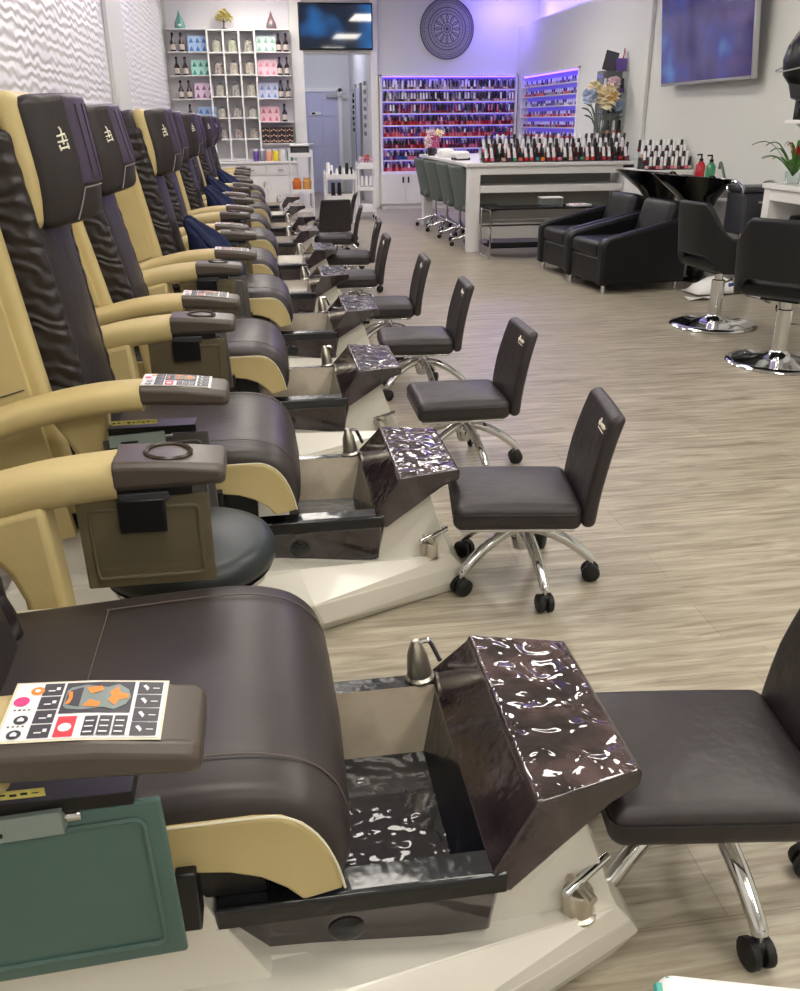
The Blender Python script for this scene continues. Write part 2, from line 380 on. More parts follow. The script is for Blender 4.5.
BACKPIV = (-.50, 0, .48)
def make_spa_chair():
    R = thing('pedicure_spa_chair', '', 'pedicure chair')
    # --- pedestal base: faceted white shell
    def ring(z, xl, xm, xf, ya, yb, yt, dz=0):
        return [(xl, -ya, z+dz), (xm, -yb, z+dz), (xf, -yt, z), (xf, yt, z), (xm, yb, z+dz), (xl, ya, z+dz)]
    b = MB()
    L0 = ring(0, -.80, .10, .555, .38, .39, .21)
    L1 = ring(.045, -.82, .12, .612, .41, .42, .20)
    L1b = ring(.095, -.82, .09, .585, .40, .432, .215, .02)
    L2 = ring(.145, -.80, .05, .550, .36, .35, .22, .055)
    L3 = [(-.62, -.27, .24), (.0, -.27, .195), (.335, -.262, .15), (.335, .262, .15), (.0, .27, .195), (-.62, .27, .24)]
    b.add(loft([L0, L1, L1b, L2, L3]), 'shell')
    # neck that carries the splash ledge
    b.add(loft([[(.30, -.23, .13), (.552, -.205, .14), (.552, .205, .14), (.30, .23, .13)],
                [(.335, -.22, .29), (.50, -.175, .30), (.50, .175, .30), (.335, .22, .29)],
                [(.40, -.19, .365), (.47, -.16, .395), (.47, .16, .395), (.40, .19, .365)]]), 'shell')
    b.add(loft([[(-.78, -.31, .20), (-.06, -.31, .19), (-.06, .31, .19), (-.78, .31, .20)], [(-.78, -.275, .345), (-.165, -.275, .345), (-.165, .275, .345), (-.78, .275, .345)]]), 'shell')
    b.build('base', R, bevel=.004, seg=2, smooth=False)
    # --- basin
    def rr(x0, x1, y, z): return [(x0, -y, z), (x1, -y, z), (x1, y, z), (x0, y, z)]
    bs = MB()
    outer = [rr(-.105, .310, .248, .165), rr(-.125, .318, .268, .285), rr(-.145, .326, .288, .292), rr(-.145, .326, .288, .33), rr(-.10, .305, .235, .333)]
    bs.add(loft(outer[:3], cap=False), 'resin'); bs.add(loft(outer[2:], cap=False), 'resin_edge')
    V = rr(-.10, .305, .235, .333) + rr(-.07, .27, .195, .19)
    bs.add((V, [(0, 1, 5, 4), (1, 2, 6, 5)]), 'resin_edge'); bs.add((V, [(2, 3, 7, 6), (3, 0, 4, 7)]), 'taupe_resin'); bs.add((V, [(4, 5, 6, 7)]), 'resin_floor')
    bsn = bs.build('foot_basin', R, bevel=.008, seg=3, angle=30)
    # thin outlet line and drain
    dr = MB().add(lathe([(.001, 0), (.03, 0), (.034, .006), (.026, .010), (.02, .006), (.001, .006)], 20, (.01, -.12, .192)), 'cream')
    dr.build('drain', bsn)
    jet = MB().add(lathe([(.001, 0), (.026, 0), (.03, .004), (.02, .010), (.001, .012)], 18), 'resin_edge', Matrix.Translation((.06, -.258, .225)) @ Matrix.Rotation(PI/2+.1, 4, 'X'))
    jet.build('water_jet', bsn)
    # --- splash ledge (foot rest): sloped neck and slab
    A = [(.296, .287, .33), (.372, .255, .425), (.378, .253, .440), (.572, .204, .436), (.580, .202, .426), (.576, .205, .400), (.520, .222, .386), (.327, .287, .285)]
    lg = MB()
    n = len(A)
    near = [(x, -y, z) for (x, y, z) in A]; far = [(x, y, z) for (x, y, z) in A]
    V = near + far
    for i in range(n):
        j = (i+1) % n
        lg.add(([V[i], V[j], V[n+j], V[n+i]], [(0, 1, 2, 3)]), 'ripple' if i in (2,) else 'resin')
    lg.add((near, [tuple(range(n))]), 'resin'); lg.add((far, [tuple(range(n))]), 'resin')
    me_o = lg.build('foot_ledge', R, angle=25)
    bm = bmesh.new(); bm.from_mesh(me_o.data); bmesh.ops.remove_doubles(bm, verts=bm.verts, dist=1e-5); bmesh.ops.recalc_face_normals(bm, faces=bm.faces); bm.to_mesh(me_o.data); bm.free()
    me_o.data.set_sharp_from_angle(angle=math.radians(25))
    bv = me_o.modifiers.new('bevel', 'BEVEL'); bv.width = .008; bv.segments = 3; bv.limit_method = 'ANGLE'; bv.angle_limit = math.radians(20)
    # --- spray head and valve
    f = MB().add(lathe([(.001, 0), (.030, 0), (.032, .008), (.027, .014), (.026, .03), (.022, .065), (.013, .088), (.008, .1), (.001, .103)], 20), 'nickel', Matrix.Translation((.275, .262, .332)) @ Matrix.Rotation(-.12, 4, 'Y'))
    f.add(tube(arc_pts([(.27, .262, .425), (.292, .262, .428), (.305, .262, .405), (.318, .262, .375)], 4), .006, 8), 'chrome')
    f.build('spray_head', R)
    v = MB().add(lathe([(.001, 0), (.036, 0), (.036, .006), (.029, .009), (.028, .05), (.024, .056), (.001, .057)], 24, (.478, -.215, .138)), 'nickel')
    v.build('valve', R)
    hd = MB().add(cyl((.478, -.215, .19), (.478, -.215, .206), .010), 'chrome').add(cyl((.445, -.235, .206), (.545, -.172, .215), .0085), 'chrome').add(cyl((.49, -.255, .205), (.463, -.19, .205), .009), 'nickel')
    hd.build('valve_handle', R)
    # --- seat
    top = arc_pts([(-.60, .556), (-.35, .572), (-.12, .584), (-.01, .566), (.045, .525), (.070, .465), (.070, .415), (.057, .383)], 4)
    poly = [tuple(p) for p in top] + [(.02, .375), (-.02, .43), (-.10, .45), (-.60, .46)]
    seat = MB().add(soft_profile(poly, [(-.318, .045), (-.316, .026), (-.306, .010), (-.285, .001), (-.2, -.004), (0, -.008), (.2, -.004), (.285, .001), (.306, .010), (.316, .026), (.318, .045)]), 'seat_brown')
    so = seat.build('seat', R, angle=60)
    for s in (-1, 1):
        strip = [(-.60, .538), (-.19, .540), (-.07, .541), (-.03, .536), (.0, .518), (.026, .483), (.045, .435), (.055, .388), (-.006, .374), (-.03, .402), (-.065, .428), (-.11, .445), (-.2, .458), (-.60, .458)]
        p = MB().add(prism(strip, 'y', s*.300, s*.327), 'beige')
        p.build('side_strip', R, bevel=.005)
        pip = [(x, s*.327, z+.002) for (x, z) in arc_pts([(-.58, .539), (-.19, .541), (-.07, .542), (-.03, .538), (.002, .519), (.028, .484), (.047, .435), (.057, .388)], 3)]
        # topstitched seam running along the cushion edge
        st = [(p_.x, s*.240, p_.y+.0065) for p_ in top[4:27]]
        MB().add(tube(st, .0016, 5), 'thread').add(tube([(q[0], q[1], q[2]) for q in pip], .0022, 5), 'cream').build('seam', so)
    MB().add(tube([(-.345, y*.047, .5735+.0075) for y in range(-5, 6)], .0014, 5), 'thread').build('seam', so)
    u = MB().add(span(-.62, -.06, -.26, .26, .33, .455), 'black').add(span(-.185, -.155, -.345, -.30, .36, .47), 'black')
    u.build('seat_mechanism', R, bevel=.004)
    # --- backrest, built upright on its pivot then leaned
    bk = bpy.data.objects.new('backrest', None)
    def bellyx(x, y, z): return (x + .018*math.cos(y*9)*max(0, 1-(z/.6)**2), y, z)
    c = MB().add(rbox((-.065, 0, .50), (.17, .39, 1.12), .05, 3, 8, bellyx), 'brown')
    back = c.build('backrest', R, angle=60, loc=BACKPIV, rot=(0, -math.radians(11), 0))
    bpy.data.objects.remove(bk)
    for s in (-1, 1):
        # ruched gusset
        def ruch(x, y, z): return (x + .0025*math.sin(z*95+y*60), y + .002*math.sin(z*70), z)
        MB().add(rbox((-.055, s*.195, .46), (.15, .06, 1.02), .028, 2, 26, ruch), 'ruched').build('gusset', back, angle=70)
        MB().add(rbox((-.135, s*.262, .50), (.15, .066, 1.13), .026, 3, 8, lambda x, y, z: (x - .05*max(0, (z-.42)/.15)**2, y, z)), 'beige').build('bolster', back, angle=60)
        side = [(-.10, -.12), (-.10, .96), (-.13, 1.03), (-.18, 1.06), (-.25, 1.05), (-.28, .9), (-.33, .35), (-.38, -.12)]
        MB().add(prism(side, 'y', s*.292, s*.318), 'beige').add(tube([(-.11, s*.3195, .33), (-.33, s*.3195, .30)], .002, 5), 'cap').build('side_panel', back, bevel=.01, seg=3)
    MB().add(rbox((-.20, 0, .53), (.16, .56, 1.10), .06, 3, 4), 'brown').build('back_shell', back, angle=60)
    # channels on the backrest
    # --- headrest
    crn = lambda y: .085*(1-min(1, (y/.19)**2))
    tp = lambda z: .03*max(0, -z/.17)**2
    hs = lambda x, y, z: (x - tp(z) + crn(y)*max(0, min(1, (x+.03)/.05)), y*(1-.08*max(0, -z/.17)), z)
    hr = MB().add(rbox((.025, 0, .882), (.062, .405, .345), .030, 4, 6, lambda x, y, z: (x - tp(z), y*(1-.06*max(0, -z/.17)), z)), 'beige').build('headrest', R, angle=60, loc=BACKPIV, rot=(0, -math.radians(11), 0))
    MB().add(rbox((.060, .006, .874), (.060, .385, .330), .0295, 5, 8, hs), 'brown').build('face_pad', hr, angle=60)
    def fxx(y, z): return .060 + .030 + crn(y-.006) - tp(z-.874) - .02*max(0, (abs(y-.006)-.16)/.03)**2
    def qx(x, y, z): return (x + .085*(1-((y+.025-.006)/.19)**2) - tp(min(0, z+.041)), y, z)
    MB().add(rbox((.082, .025, .915), (.030, .245, .225), .012, 3, 6, qx), 'plum').build('quilted_panel', hr, angle=60)
    st = MB()
    for i in range(5):
        y = -.065+.042*i
        st.add(tube([(.0975+.085*(1-((y-.006)/.19)**2), y, z) for z in (.815, .85, .89, .93, .97, 1.005)], .0016, 4), 'capdark')
    st.add(tube([(fxx(y, .797)+.002, y, .797) for y in (-.097, -.05, -.01, .03, .08, .145)], .0024, 4), 'stitch')
    st.add(tube([(fxx(-.097-.03*((.797-z)/.08), z)+.002, -.097-.03*((.797-z)/.08), z) for z in (.797, .77, .74, .72)], .0024, 4), 'stitch')
    st.build('stitching', hr)
    em = MB()
    ex = lambda y, z: fxx(y, z)+.002
    for pl in ([(-.110, .965), (-.104, .955), (-.106, .905)], [(-.128, .935), (-.090, .940), (-.088, .925)], [(-.130, .915), (-.084, .918)], [(-.127, .892), (-.086, .896)], [(-.127, .905), (-.125, .885)], [(-.088, .91), (-.086, .888)]):
        em.add(tube([(ex(q_[0], q_[1]), q_[0], q_[1]) for q_ in [(-.137+(y+.107)*.62, .925+(z-.925)*.72) for (y, z) in pl]], .0026, 5), 'white_thread')
    em.build('emblem', hr)
    # --- armrests: far arm (+y) carries the cup holder, near arm (-y) the control panel
    def arm_loop(x, zc, hh, hw, y0):
        return [(x, y0+hw*math.cos(t)*(1 if abs(math.cos(t)) < .9 else 1), zc+hh*(math.copysign(abs(math.sin(t))**.6, math.sin(t)))) for t in [2*PI*i/16+PI/16 for i in range(16)]]
    def cap_sh(y0, x0, zt0, zb0, x1, zt1, zb1, hw):
        ps = []
        for (x, zt, zb, w, ins) in ((x0, zt0, zb0, hw, 0), (x0+(x1-x0)*.5, (zt0+zt1)/2+.004, (zb0+zb1)/2, hw, 0), (x1-.01, zt1, zb1, hw, 0), (x1, zt1-.006, zb1+.004, hw-.006, 0)):
            ps.append([(x, y0-w, zb+.012), (x, y0-w+.012, zb), (x, y0+w-.012, zb), (x, y0+w, zb+.012), (x, y0+w, zt-.012), (x, y0+w-.012, zt), (x, y0-w+.012, zt), (x, y0-w, zt-.012)])
        return loft(ps)
    YA = .435
    # far
    pth = arc_pts([(-.86, .68), (-.70, .722), (-.55, .757), (-.45, .775), (-.325, .786)], 5)
    a = MB().add(loft([arm_loop(p.x, p.y, .046, .067, YA) for p in pth]), 'beige')
    post = [(-.66, .71), (-.470, .75), (-.464, .66), (-.458, .54), (-.455, .34), (-.53, .34), (-.54, .54), (-.56, .60), (-.60, .66)]
    arm_f = a.build('armrest', R, angle=50)
    MB().add(prism(post, 'y', YA-.069, YA+.02), 'beige').build('arm_post', arm_f, bevel=.016, seg=3)
    cp = MB().add(cap_sh(YA, -.328, .832, .768, -.108, .816, .772, .068), 'cap'); cp.build('arm_cap', arm_f, angle=25, bevel=.004)
    cup = MB().add(lathe([(.046, .000), (.050, .006), (.046, .010), (.040, .007), (.039, .0015), (.001, .001)], 28), 'capdark', Matrix.Translation((-.222, YA, .824)) @ Matrix.Rotation(.07, 4, 'Y'))
    cup.build('cup_holder', arm_f)
    # near
    YN = -.432
    pth = arc_pts([(-.88, .675), (-.69, .740), (-.60, .764), (-.51, .782), (-.42, .793), (-.325, .796)], 5)
    arm_n = MB().add(loft([arm_loop(p.x, p.y, .037, .067, YN) for p in pth]), 'beige').build('armrest', R, angle=50)
    post = [(-.58, .73), (-.43, .77), (-.438, .66), (-.44, .52), (-.43, .34), (-.505, .34), (-.51, .52), (-.525, .62), (-.55, .68)]
    MB().add(prism(post, 'y', YN+.02, YN+.105), 'beige').build('arm_post', arm_n, bevel=.016, seg=3)
    zt = lambda x: .835 + (.813-.835)*((x+.328)/.22) + .0042*(1-abs((x+.218)/.11))
    MB().add(cap_sh(YN, -.328, .835, .783, -.108, .813, .770, .067), 'cap').build('arm_cap', arm_n, angle=25, bevel=.004)
    # printed control panel (lies just proud of the cap)
    cpn = MB()
    U0, U1, V0, V1 = -.322, -.150, YN-.052, YN+.056
    def q(u0, u1, v0, v1, m, h):
        pts = []
        for (u, v) in ((u0, v0), ((u0+u1)/2, v0), (u1, v0), (u1, v1), ((u0+u1)/2, v1), (u0, v1)):
            x = U0+(U1-U0)*u; y = V0+(V1-V0)*v; pts.append((x, y, zt(x)+h))
        cpn.add((pts, [(0, 1, 4, 5), (1, 2, 3, 4)]), m)
    def pg(uv, m, h): cpn.add(ngon_quad([(U0+(U1-U0)*u, V0+(V1-V0)*v, zt(U0+(U1-U0)*u)+h) for (u, v) in uv]), m)
    def disc(u, v, r, m, h, n=14): pg([(u+r*.6*math.cos(2*PI*i/n), v+r*math.sin(2*PI*i/n)) for i in range(n)], m, h)
    q(-.02, 1.0, -.02, 1.02, 'cream', .0010); q(0, .985, 0.01, .99, 'whitepanel', .0016)
    for i in range(4):
        q(.175, .305, .03+.24*i, .25+.24*i, 'darkkey', .0022); q(.80, .965, .03+.24*i, .25+.24*i, 'darkkey', .0022)
        q(.21, .255, .10+.24*i, .12+.24*i, 'whitepanel', .0028); q(.26, .285, .12+.24*i, .17+.24*i, 'whitepanel', .0028)
        pg([(.83, .17+.24*i), (.85, .19+.24*i), (.875, .13+.24*i), (.865, .08+.24*i), (.85, .12+.24*i)], 'whitepanel', .0028); q(.90, .945, .12+.24*i, .135+.24*i, 'whitepanel', .0028)
    q(.32, .775, .42, .97, 'darkkey', .0022)
    pg([(.335, .55), (.36, .50), (.46, .47), (.55, .49), (.60, .50), (.67, .46), (.74, .56), (.765, .68), (.74, .82), (.67, .92), (.60, .86), (.55, .88), (.46, .92), (.36, .88), (.335, .82)], 'greyplastic', .0026)
    pg([(.345, .58), (.40, .54), (.44, .52), (.44, .87), (.40, .85), (.345, .80)], 'darkkey', .0029)
    pg([(.345, .57), (.375, .58), (.385, .68), (.375, .79), (.345, .80), (.36, .68)], 'orange', .0033)
    pg([(.46, .53), (.56, .50), (.58, .58), (.50, .64)], 'orange', .0033); pg([(.46, .86), (.56, .88), (.58, .80), (.50, .74)], 'orange', .0033)
    pg([(.62, .62), (.67, .52), (.69, .62), (.75, .66), (.75, .72), (.69, .76), (.67, .87), (.62, .76), (.64, .69)], 'orange', .0033)
    q(.33, .45, .03, .37, 'red', .0022); disc(.39, .18, .07, 'whitepanel', .0028)
    for i in range(3):
        q(.50+.095*i, .582+.095*i, .04, .36, 'darkkey', .0022)
        for j in range(3): q(.512+.095*i, .565+.095*i, .08+.09*j, .10+.09*j, 'whitepanel', .0028)
    disc(.06, .66, .085, 'pink', .0024); disc(.14, .84, .075, 'orange', .0024); disc(.14, .84, .03, 'whitepanel', .003)
    for (u, v) in ((.10, .34), (.09, .10)):
        disc(u, v, .075, 'darkkey', .0024); pg([(u-.02, v-.03), (u+.02, v-.03), (u+.02, v+.01), (u, v+.04), (u-.02, v+.01)], 'whitepanel', .003)
    for i in range(4): q(.03+.03*i, .045+.03*i, .50, .52, 'darkkey', .0024); q(.03+.03*i, .045+.03*i, .22, .24, 'darkkey', .0024)
    cpn.build('control_panel', arm_n, smooth=False)
    # --- swing-down side trays below both arms
    def tray(x0, x1, z0, z1, y, m, mi, tilt, ymech, roll=0):
        t = MB(); w = .02
        fr_ = [(x0, x1, z0, z0+w), (x0, x1, z1-w, z1), (x0, x0+w, z0+w, z1-w), (x1-w, x1, z0+w, z1-w)]
        xf = Matrix.Translation((x1, y, z1)) @ Matrix.Rotation(roll, 4, 'Y') @ Matrix.Rotation(tilt, 4, 'X') @ Matrix.Translation((-x1, -y, -z1))
        t.add(rbox(((x0+x1)/2, y, (z0+z1)/2), (x1-x0, .010, z1-z0), .0048, 2, 2), m, xf)
        o = t.build('side_tray', R, angle=50)
        rp = MB(); iw = .024
        loop = arc_pts([(x0+iw+.012, z0+iw), (x1-iw-.012, z0+iw)], 1)
        pts = []
        for (cx, cz, a0) in ((x1-iw-.012, z0+iw+.012, -PI/2), (x1-iw-.012, z1-iw-.012, 0), (x0+iw+.012, z1-iw-.012, PI/2), (x0+iw+.012, z0+iw+.012, PI)):
            for i in range(5): pts.append((cx+.012*math.cos(a0+i*PI/8), y-.0055, cz+.012*math.sin(a0+i*PI/8)))
        rp.add(tube(pts, .0042, 6, closed=True), m, xf); rp.build('tray_rim', o)
        h = MB(); xm = (x0+x1)/2
        h.add(span(x0+.02, x1-.03, y-.012, y+.05, z1+.002, z1+.022), 'black')
        if ymech > 0:
            h.add(span(xm-.045, xm+.055, y-.014, y+.01, z1-.008, z1+.012), 'dgrey').add(span(xm-.05, xm+.045, y-.018, y-.007, z1-.075, z1-.002), 'black')
        else:
            h.add(span(x0+.02, x0+.165, y-.022, y+.008, z1-.018, z1+.014), mi, xf).add(span(x0+.05, x0+.095, y-.0235, y-.0215, z1-.010, z1-.004), 'black', xf).add(cyl((x0+.165, y-.008, z1-.002), (x0+.185, y-.008, z1-.002), .008, n=10), 'chrome', xf)
        h.build('hinge', o, bevel=.003)
        return o
    tray(-.412, -.146, .545, .752, YA-.045, 'tray', 'cap', .03, 1)
    tn = tray(-.45, -.172, .445, .685, YN+.01, 'traygreen', 'greyplastic', -.10, -1, -.05)
    s = MB().add(span(-.42, -.30, YN-.0035, YN-.0025, .716, .728), 'yellow')
    for i in range(9): s.add(span(-.415+.0125*i, -.407+.0125*i, YN-.0042, YN-.0034, .720+.001*(i % 3), .723+.001*(i % 2)), 'black')
    s.build('warning_sticker', tn)
    return R

spa = make_spa_chair()
SPA_T = tree(spa)
SY = [1.30, 2.71, 3.98, 5.30, 6.58, 7.95, 9.40, 10.80, 12.25, 13.75]
SDX = [0, -.01, 0, .07, .02, .05, 0, .04, .0, .0]
DARK = {}
SLEAN = [0, 3.5, -1.5, 0, 0, 0, 0, 0, 0, 0]
spa_desc = ['nearest the camera, green tray in lower left corner', 'with emblem headrest at left image edge, second from the camera', 'third from the camera, round cup-holder arm in front of it',
            'fourth from the camera, navy towel on its seat', 'fifth from the camera, just past the first navy towel', 'sixth from the camera, holding the second navy towel',
            'seventh from the camera, holding the third navy towel', 'eighth from the camera, holding the farthest navy towel', 'ninth from the camera, second from the far end', 'farthest from the camera, at the end beside white cabinets']
for i, y in enumerate(SY):
    r = spa if i == 0 else dup_tree(SPA_T)
    r.location = (SDX[i], y, 0)
    r['label'] = 'brown and beige pedicure chair ' + spa_desc[i]
    r['group'] = 'pedicure chairs along the left wall'
    if i:
        for c in kids(r):
            if c.name.startswith('side_tray') and c.data.materials[0] == M['traygreen']:
                for o_ in [c]+kids(c):
                    if o_.name.startswith(('side_tray', 'tray_rim')):
                        if o_.data.name not in DARK:
                            DARK[o_.data.name] = o_.data.copy(); DARK[o_.data.name].materials[0] = M['traydark']
                        o_.data = DARK[o_.data.name]
            if c.name.startswith(('backrest', 'headrest')): c.rotation_euler = (0, -math.radians(11-SLEAN[i]), 0)

# navy towels draped on the seats
def towel(loc, rz, label):
    def crumple(x, y, z):
        k = (z+.17)/.34
        x2 = x - .10*k + .015*math.sin(y*23+z*19); y2 = y*(1-.35*k) + .018*math.sin(z*31+x*17)
        return (x2, y2, z*(.9 if z > 0 else 1) + .03*math.sin(y*17+x*21) + (.012*math.sin(y*41+x*33)) - (.10*(x/.13) if z > 0 else 0))
    o = one('towel', rbox((0, 0, .17), (.25, .36, .34), .09, 4, 10, crumple), 'navy', angle=80)
    o.location = loc; o.rotation_euler = (0, 0, rz)
    return tag(o, label, 'towel', 'navy towels left on the pedicure chairs')
for (i, rz, lb) in ((3, .2, 'navy blue towel bunched on the fourth pedicure chair, nearest of the navy towels'), (5, -.1, 'navy blue towel bunched on the sixth pedicure chair seat'),
                    (6, .3, 'navy blue towel bunched on the seventh pedicure chair seat'), (7, 0, 'navy blue towel bunched on the eighth pedicure chair, farthest navy towel')):
    towel((SDX[i]-.30, SY[i]-.02, .575), rz*.3, lb)

# ------------------------------------------------------------------ pedicure stools
def star_base(R, r, zt, hub_z, legname='leg', n=5, a0=.3, cr=.028, thick=.016, ox=0, oy=0):
    """n chrome legs, each with its caster"""
    for k in range(n):
        a = a0+2*PI*k/n; ca, sa = math.cos(a), math.sin(a)
        pr = [(.02, hub_z+.012), (.3*r, hub_z+.008), (.65*r, hub_z-.03), (.93*r, 2*cr+.032), (1.0*r, 2*cr+.012)]
        pts = [Vector((ox+q[0]*ca, oy+q[0]*sa, q[1])) for q in arc_pts(pr, 4)]
        m = len(pts)
        lg = MB().add(tube(pts, [thick*(1.15-.35*i/m) for i in range(m)], 10), 'chrome').build('leg', R, angle=60)
        c = MB()
        tx, ty = -sa, ca
        base = Vector((ox+r*ca, oy+r*sa, cr))
        for s in (-1, 1):
            p0 = base+Vector((tx, ty, 0))*s*.006; p1 = base+Vector((tx, ty, 0))*s*.026
            c.add(tube([p0, p0+(p1-p0)*.2, p0+(p1-p0)*.8, p1], [cr*.9, cr, cr, cr*.8], 14), 'rubber')
        c.add(rbox((base.x, base.y, cr*1.35), (.034, .030, cr*1.3), .012, 2, 1), 'rubber'); c.add(cyl((base.x, base.y, cr*1.8), (base.x, base.y, 2*cr+.03), .008), 'chrome')
        c.build('caster', lg, angle=50)
    MB().add(lathe([(.001, hub_z-.06), (.026, hub_z-.06), (.034, hub_z-.03), (.04, hub_z), (.034, hub_z+.03), (.028, hub_z+.04), (.028, hub_z+.09), (.02, hub_z+.09), (.02, zt), (.001, zt)], 18, (ox, oy, 0)), 'chrome').build('column', R)

def make_stool():
    R = thing('pedicure_stool', '', 'stool')
    def crown(x, y, z): 
        k = (1-(x/.2)**2)*(1-(y/.19)**2)
        return (x, y*(1-.06*(x/.2 > .3)*0), z + (.014*k if z > 0 else .004*k) )
    st = MB().add(rbox((0, 0, .320), (.40, .365, .085), .03, 4, 6, crown), 'brown').build('seat', R, angle=70)
    hw, hd = .1835, .1995
    loop = []
    for (cx, cy, a0) in ((hd-.03, -hw+.03, -PI/2), (hd-.03, hw-.03, 0), (-hd+.03, hw-.03, PI/2), (-hd+.03, -hw+.03, PI)):
        for i in range(5): loop.append((cx+.03*math.cos(a0+i*PI/8), cy+.03*math.sin(a0+i*PI/8), .337))
    MB().add(tube(loop, .0022, 5, closed=True), 'black').build('piping', st)
    # backrest leaning outwards, slightly curved
    def bend(x, y, z): return (x + .205*(z+.17) + .10*(z/.17)**2*.12 - .10*(y*y), y*(1-.10*max(0, z/.17)), z)
    b = MB().add(rbox((.208, 0, .467), (.045, .372, .355), .021, 4, 6, bend), 'brown').build('backrest', R, angle=70)
    lg = MB()
    def sx(y, z): return .208-.0225 + .205*(z-.038-.467+.17) + .012*((z-.038-.467)/.17)**2 - .1*y*y - .003
    pts = arc_pts([(-.060, .640), (-.070, .628), (-.078, .640), (-.070, .650), (-.082, .632), (-.094, .640), (-.100, .630), (-.108, .641), (-.115, .630), (-.122, .642), (-.130, .632), (-.140, .640)], 3)
    lg.add(tube([(sx(p.x, p.y), p.x, p.y-.038) for p in pts], .0024, 4), 'white_thread'); lg.add(tube([(sx(y, .622), y, .584) for y in (-.066, -.1, -.135)], .0015, 4), 'white_thread')
    lg.build('embroidered_logo', b)
    MB().add(rbox((0.0, 0, .270), (.36, .30, .014), .006, 2, 2), 'chrome').add(tube([(.06, 0, .268), (.20, 0, .268), (.222, 0, .30), (.232, 0, .40)], .012, 8), 'chrome').build('seat_plate', R, angle=50)
    star_base(R, .24, .265, .175, a0=-1.36, cr=.031, thick=.019, ox=.045, oy=.05)
    return R
stool = make_stool(); ST_T = tree(stool)
stools = [(.745, 1.23, -.13), (.745, 2.52, -.15), (.795, 3.60, -.01), (.80, 4.75, -.06), (.745, 5.72, -.05), (.66, 6.90, -.04), (.75, 8.05, -.10), (.74, 9.45, -.12), (.80, 10.55, PI/2*-1+.12), (.87, 11.2, -.15)]
sd = ['nearest the camera, cut off by the right image edge', 'second from the camera, logo on its back, beside second foot basin', 'third from the camera, logo on its back', 'fourth from the camera', 'fifth from the camera', 'sixth from the camera',
      'seventh from the camera', 'eighth from the camera', 'turned so its back faces the camera, before the white cart', 'farthest from the camera, half hidden behind turned stool']
for i, (x, y, rz) in enumerate(stools):
    r = stool if i == 0 else dup_tree(ST_T)
    r.location = (x, y, 0); r.rotation_euler = (0, 0, rz)
    r['label'] = 'dark brown low-back stool, ' + sd[i]; r['group'] = 'pedicure stools along the foot basins'

# round stool between the first two chairs
R = thing('round_stool', 'round dark padded stool between the first and second pedicure chairs', 'stool', (-.235, 2.0, 0))
MB().add(lathe([(.001, .43), (.19, .43), (.212, .445), (.217, .47), (.207, .497), (.175, .510), (.001, .516)], 40), 'darkround').build('seat', R, angle=70)
MB().add(lathe([(.19, .415), (.20, .415), (.205, .43), (.19, .432)], 36), 'chrome').build('trim_ring', R)
star_base(R, .19, .43, .12, a0=.2)

# ------------------------------------------------------------------ white cart corner at bottom right
R = thing('utility_cart', 'white cart tray with teal rim, only its corner showing at bottom right', 'cart', (.540, .428, 0), -.28)
MB().add(rbox((0, 0, .49), (.40, .42, .05), .024, 3, 2), 'white').build('tray', R, angle=60)
MB().add(tube([(-.186, .196, .505), (.186, .196, .505)], .006, 6), 'teal').add(tube([(-.196, -.19, .505), (-.196, .19, .505)], .006, 6), 'teal').build('rim', R)
for sx in (-1, 1):
    for sy in (-1, 1):
        l = one('leg', cyl((sx*.17, sy*.18, .05), (sx*.17, sy*.18, .47), .011), 'white', R)
        one('wheel', cyl((sx*.17-.012, sy*.18, .025), (sx*.17+.012, sy*.18, .025), .025), 'rubber', l)
MB().add(rbox((0, 0, .16), (.38, .40, .03), .012, 2, 2), 'white').build('shelf', R, angle=60)
#PARTB
# ------------------------------------------------------------------ polish bottles
PAL = {'red': '#b8242f', 'dark red': '#6d1521', 'pink': '#d9718f', 'coral': '#e0685a', 'plum': '#5b2b4d', 'nude': '#d3ab97', 'violet': '#6b4b9b', 'blue': '#3c5aa0', 'green': '#3f8a5c', 'orange': '#df7a2e', 'grey': '#8d8a95', 'white': '#e4dfe2', 'black': '#1b181c', 'teal': '#2d7d84'}
for k_, v_ in PAL.items(): M['lac_'+k_] = mat('polish_'+k_.replace(' ', '_'), v_, .15, coat=.4)
M['capw'] = mat('white_bottle_cap', '#efeeee', .35)
BODY = {}; CAPM = {}
def bottle_meshes(colr, capm, r=.0165, hb=.029, hc=.064):
    kb = (colr, r, hb)
    if kb not in BODY:
        BODY[kb] = MB().add(lathe([(.001, 0), (r*.93, 0), (r, .004), (r, hb*.72), (r*.55, hb), (.001, hb)], 10), 'lac_'+colr).mesh('polish_bottle', 50)
    kc = (capm, r, hb, hc)
    if kc not in CAPM:
        CAPM[kc] = MB().add(lathe([(.001, hb-.004), (r*.78, hb-.004), (r*.66, hb+hc*.9), (r*.5, hb+hc), (.001, hb+hc)], 8), capm).mesh('cap', 50)
    return BODY[kb], CAPM[kc]
def polish(loc, colr, capm, label, group, cap=True, scale=1):
    bm_, cm_ = bottle_meshes(colr, capm)
    o = bpy.data.objects.new('polish_bottle', bm_); COL.objects.link(o); o.location = loc; o.scale = (scale,)*3
    tag(o, label, 'nail polish', group)
    c = bpy.data.objects.new('cap', cm_); COL.objects.link(c); c.parent = o
    return o

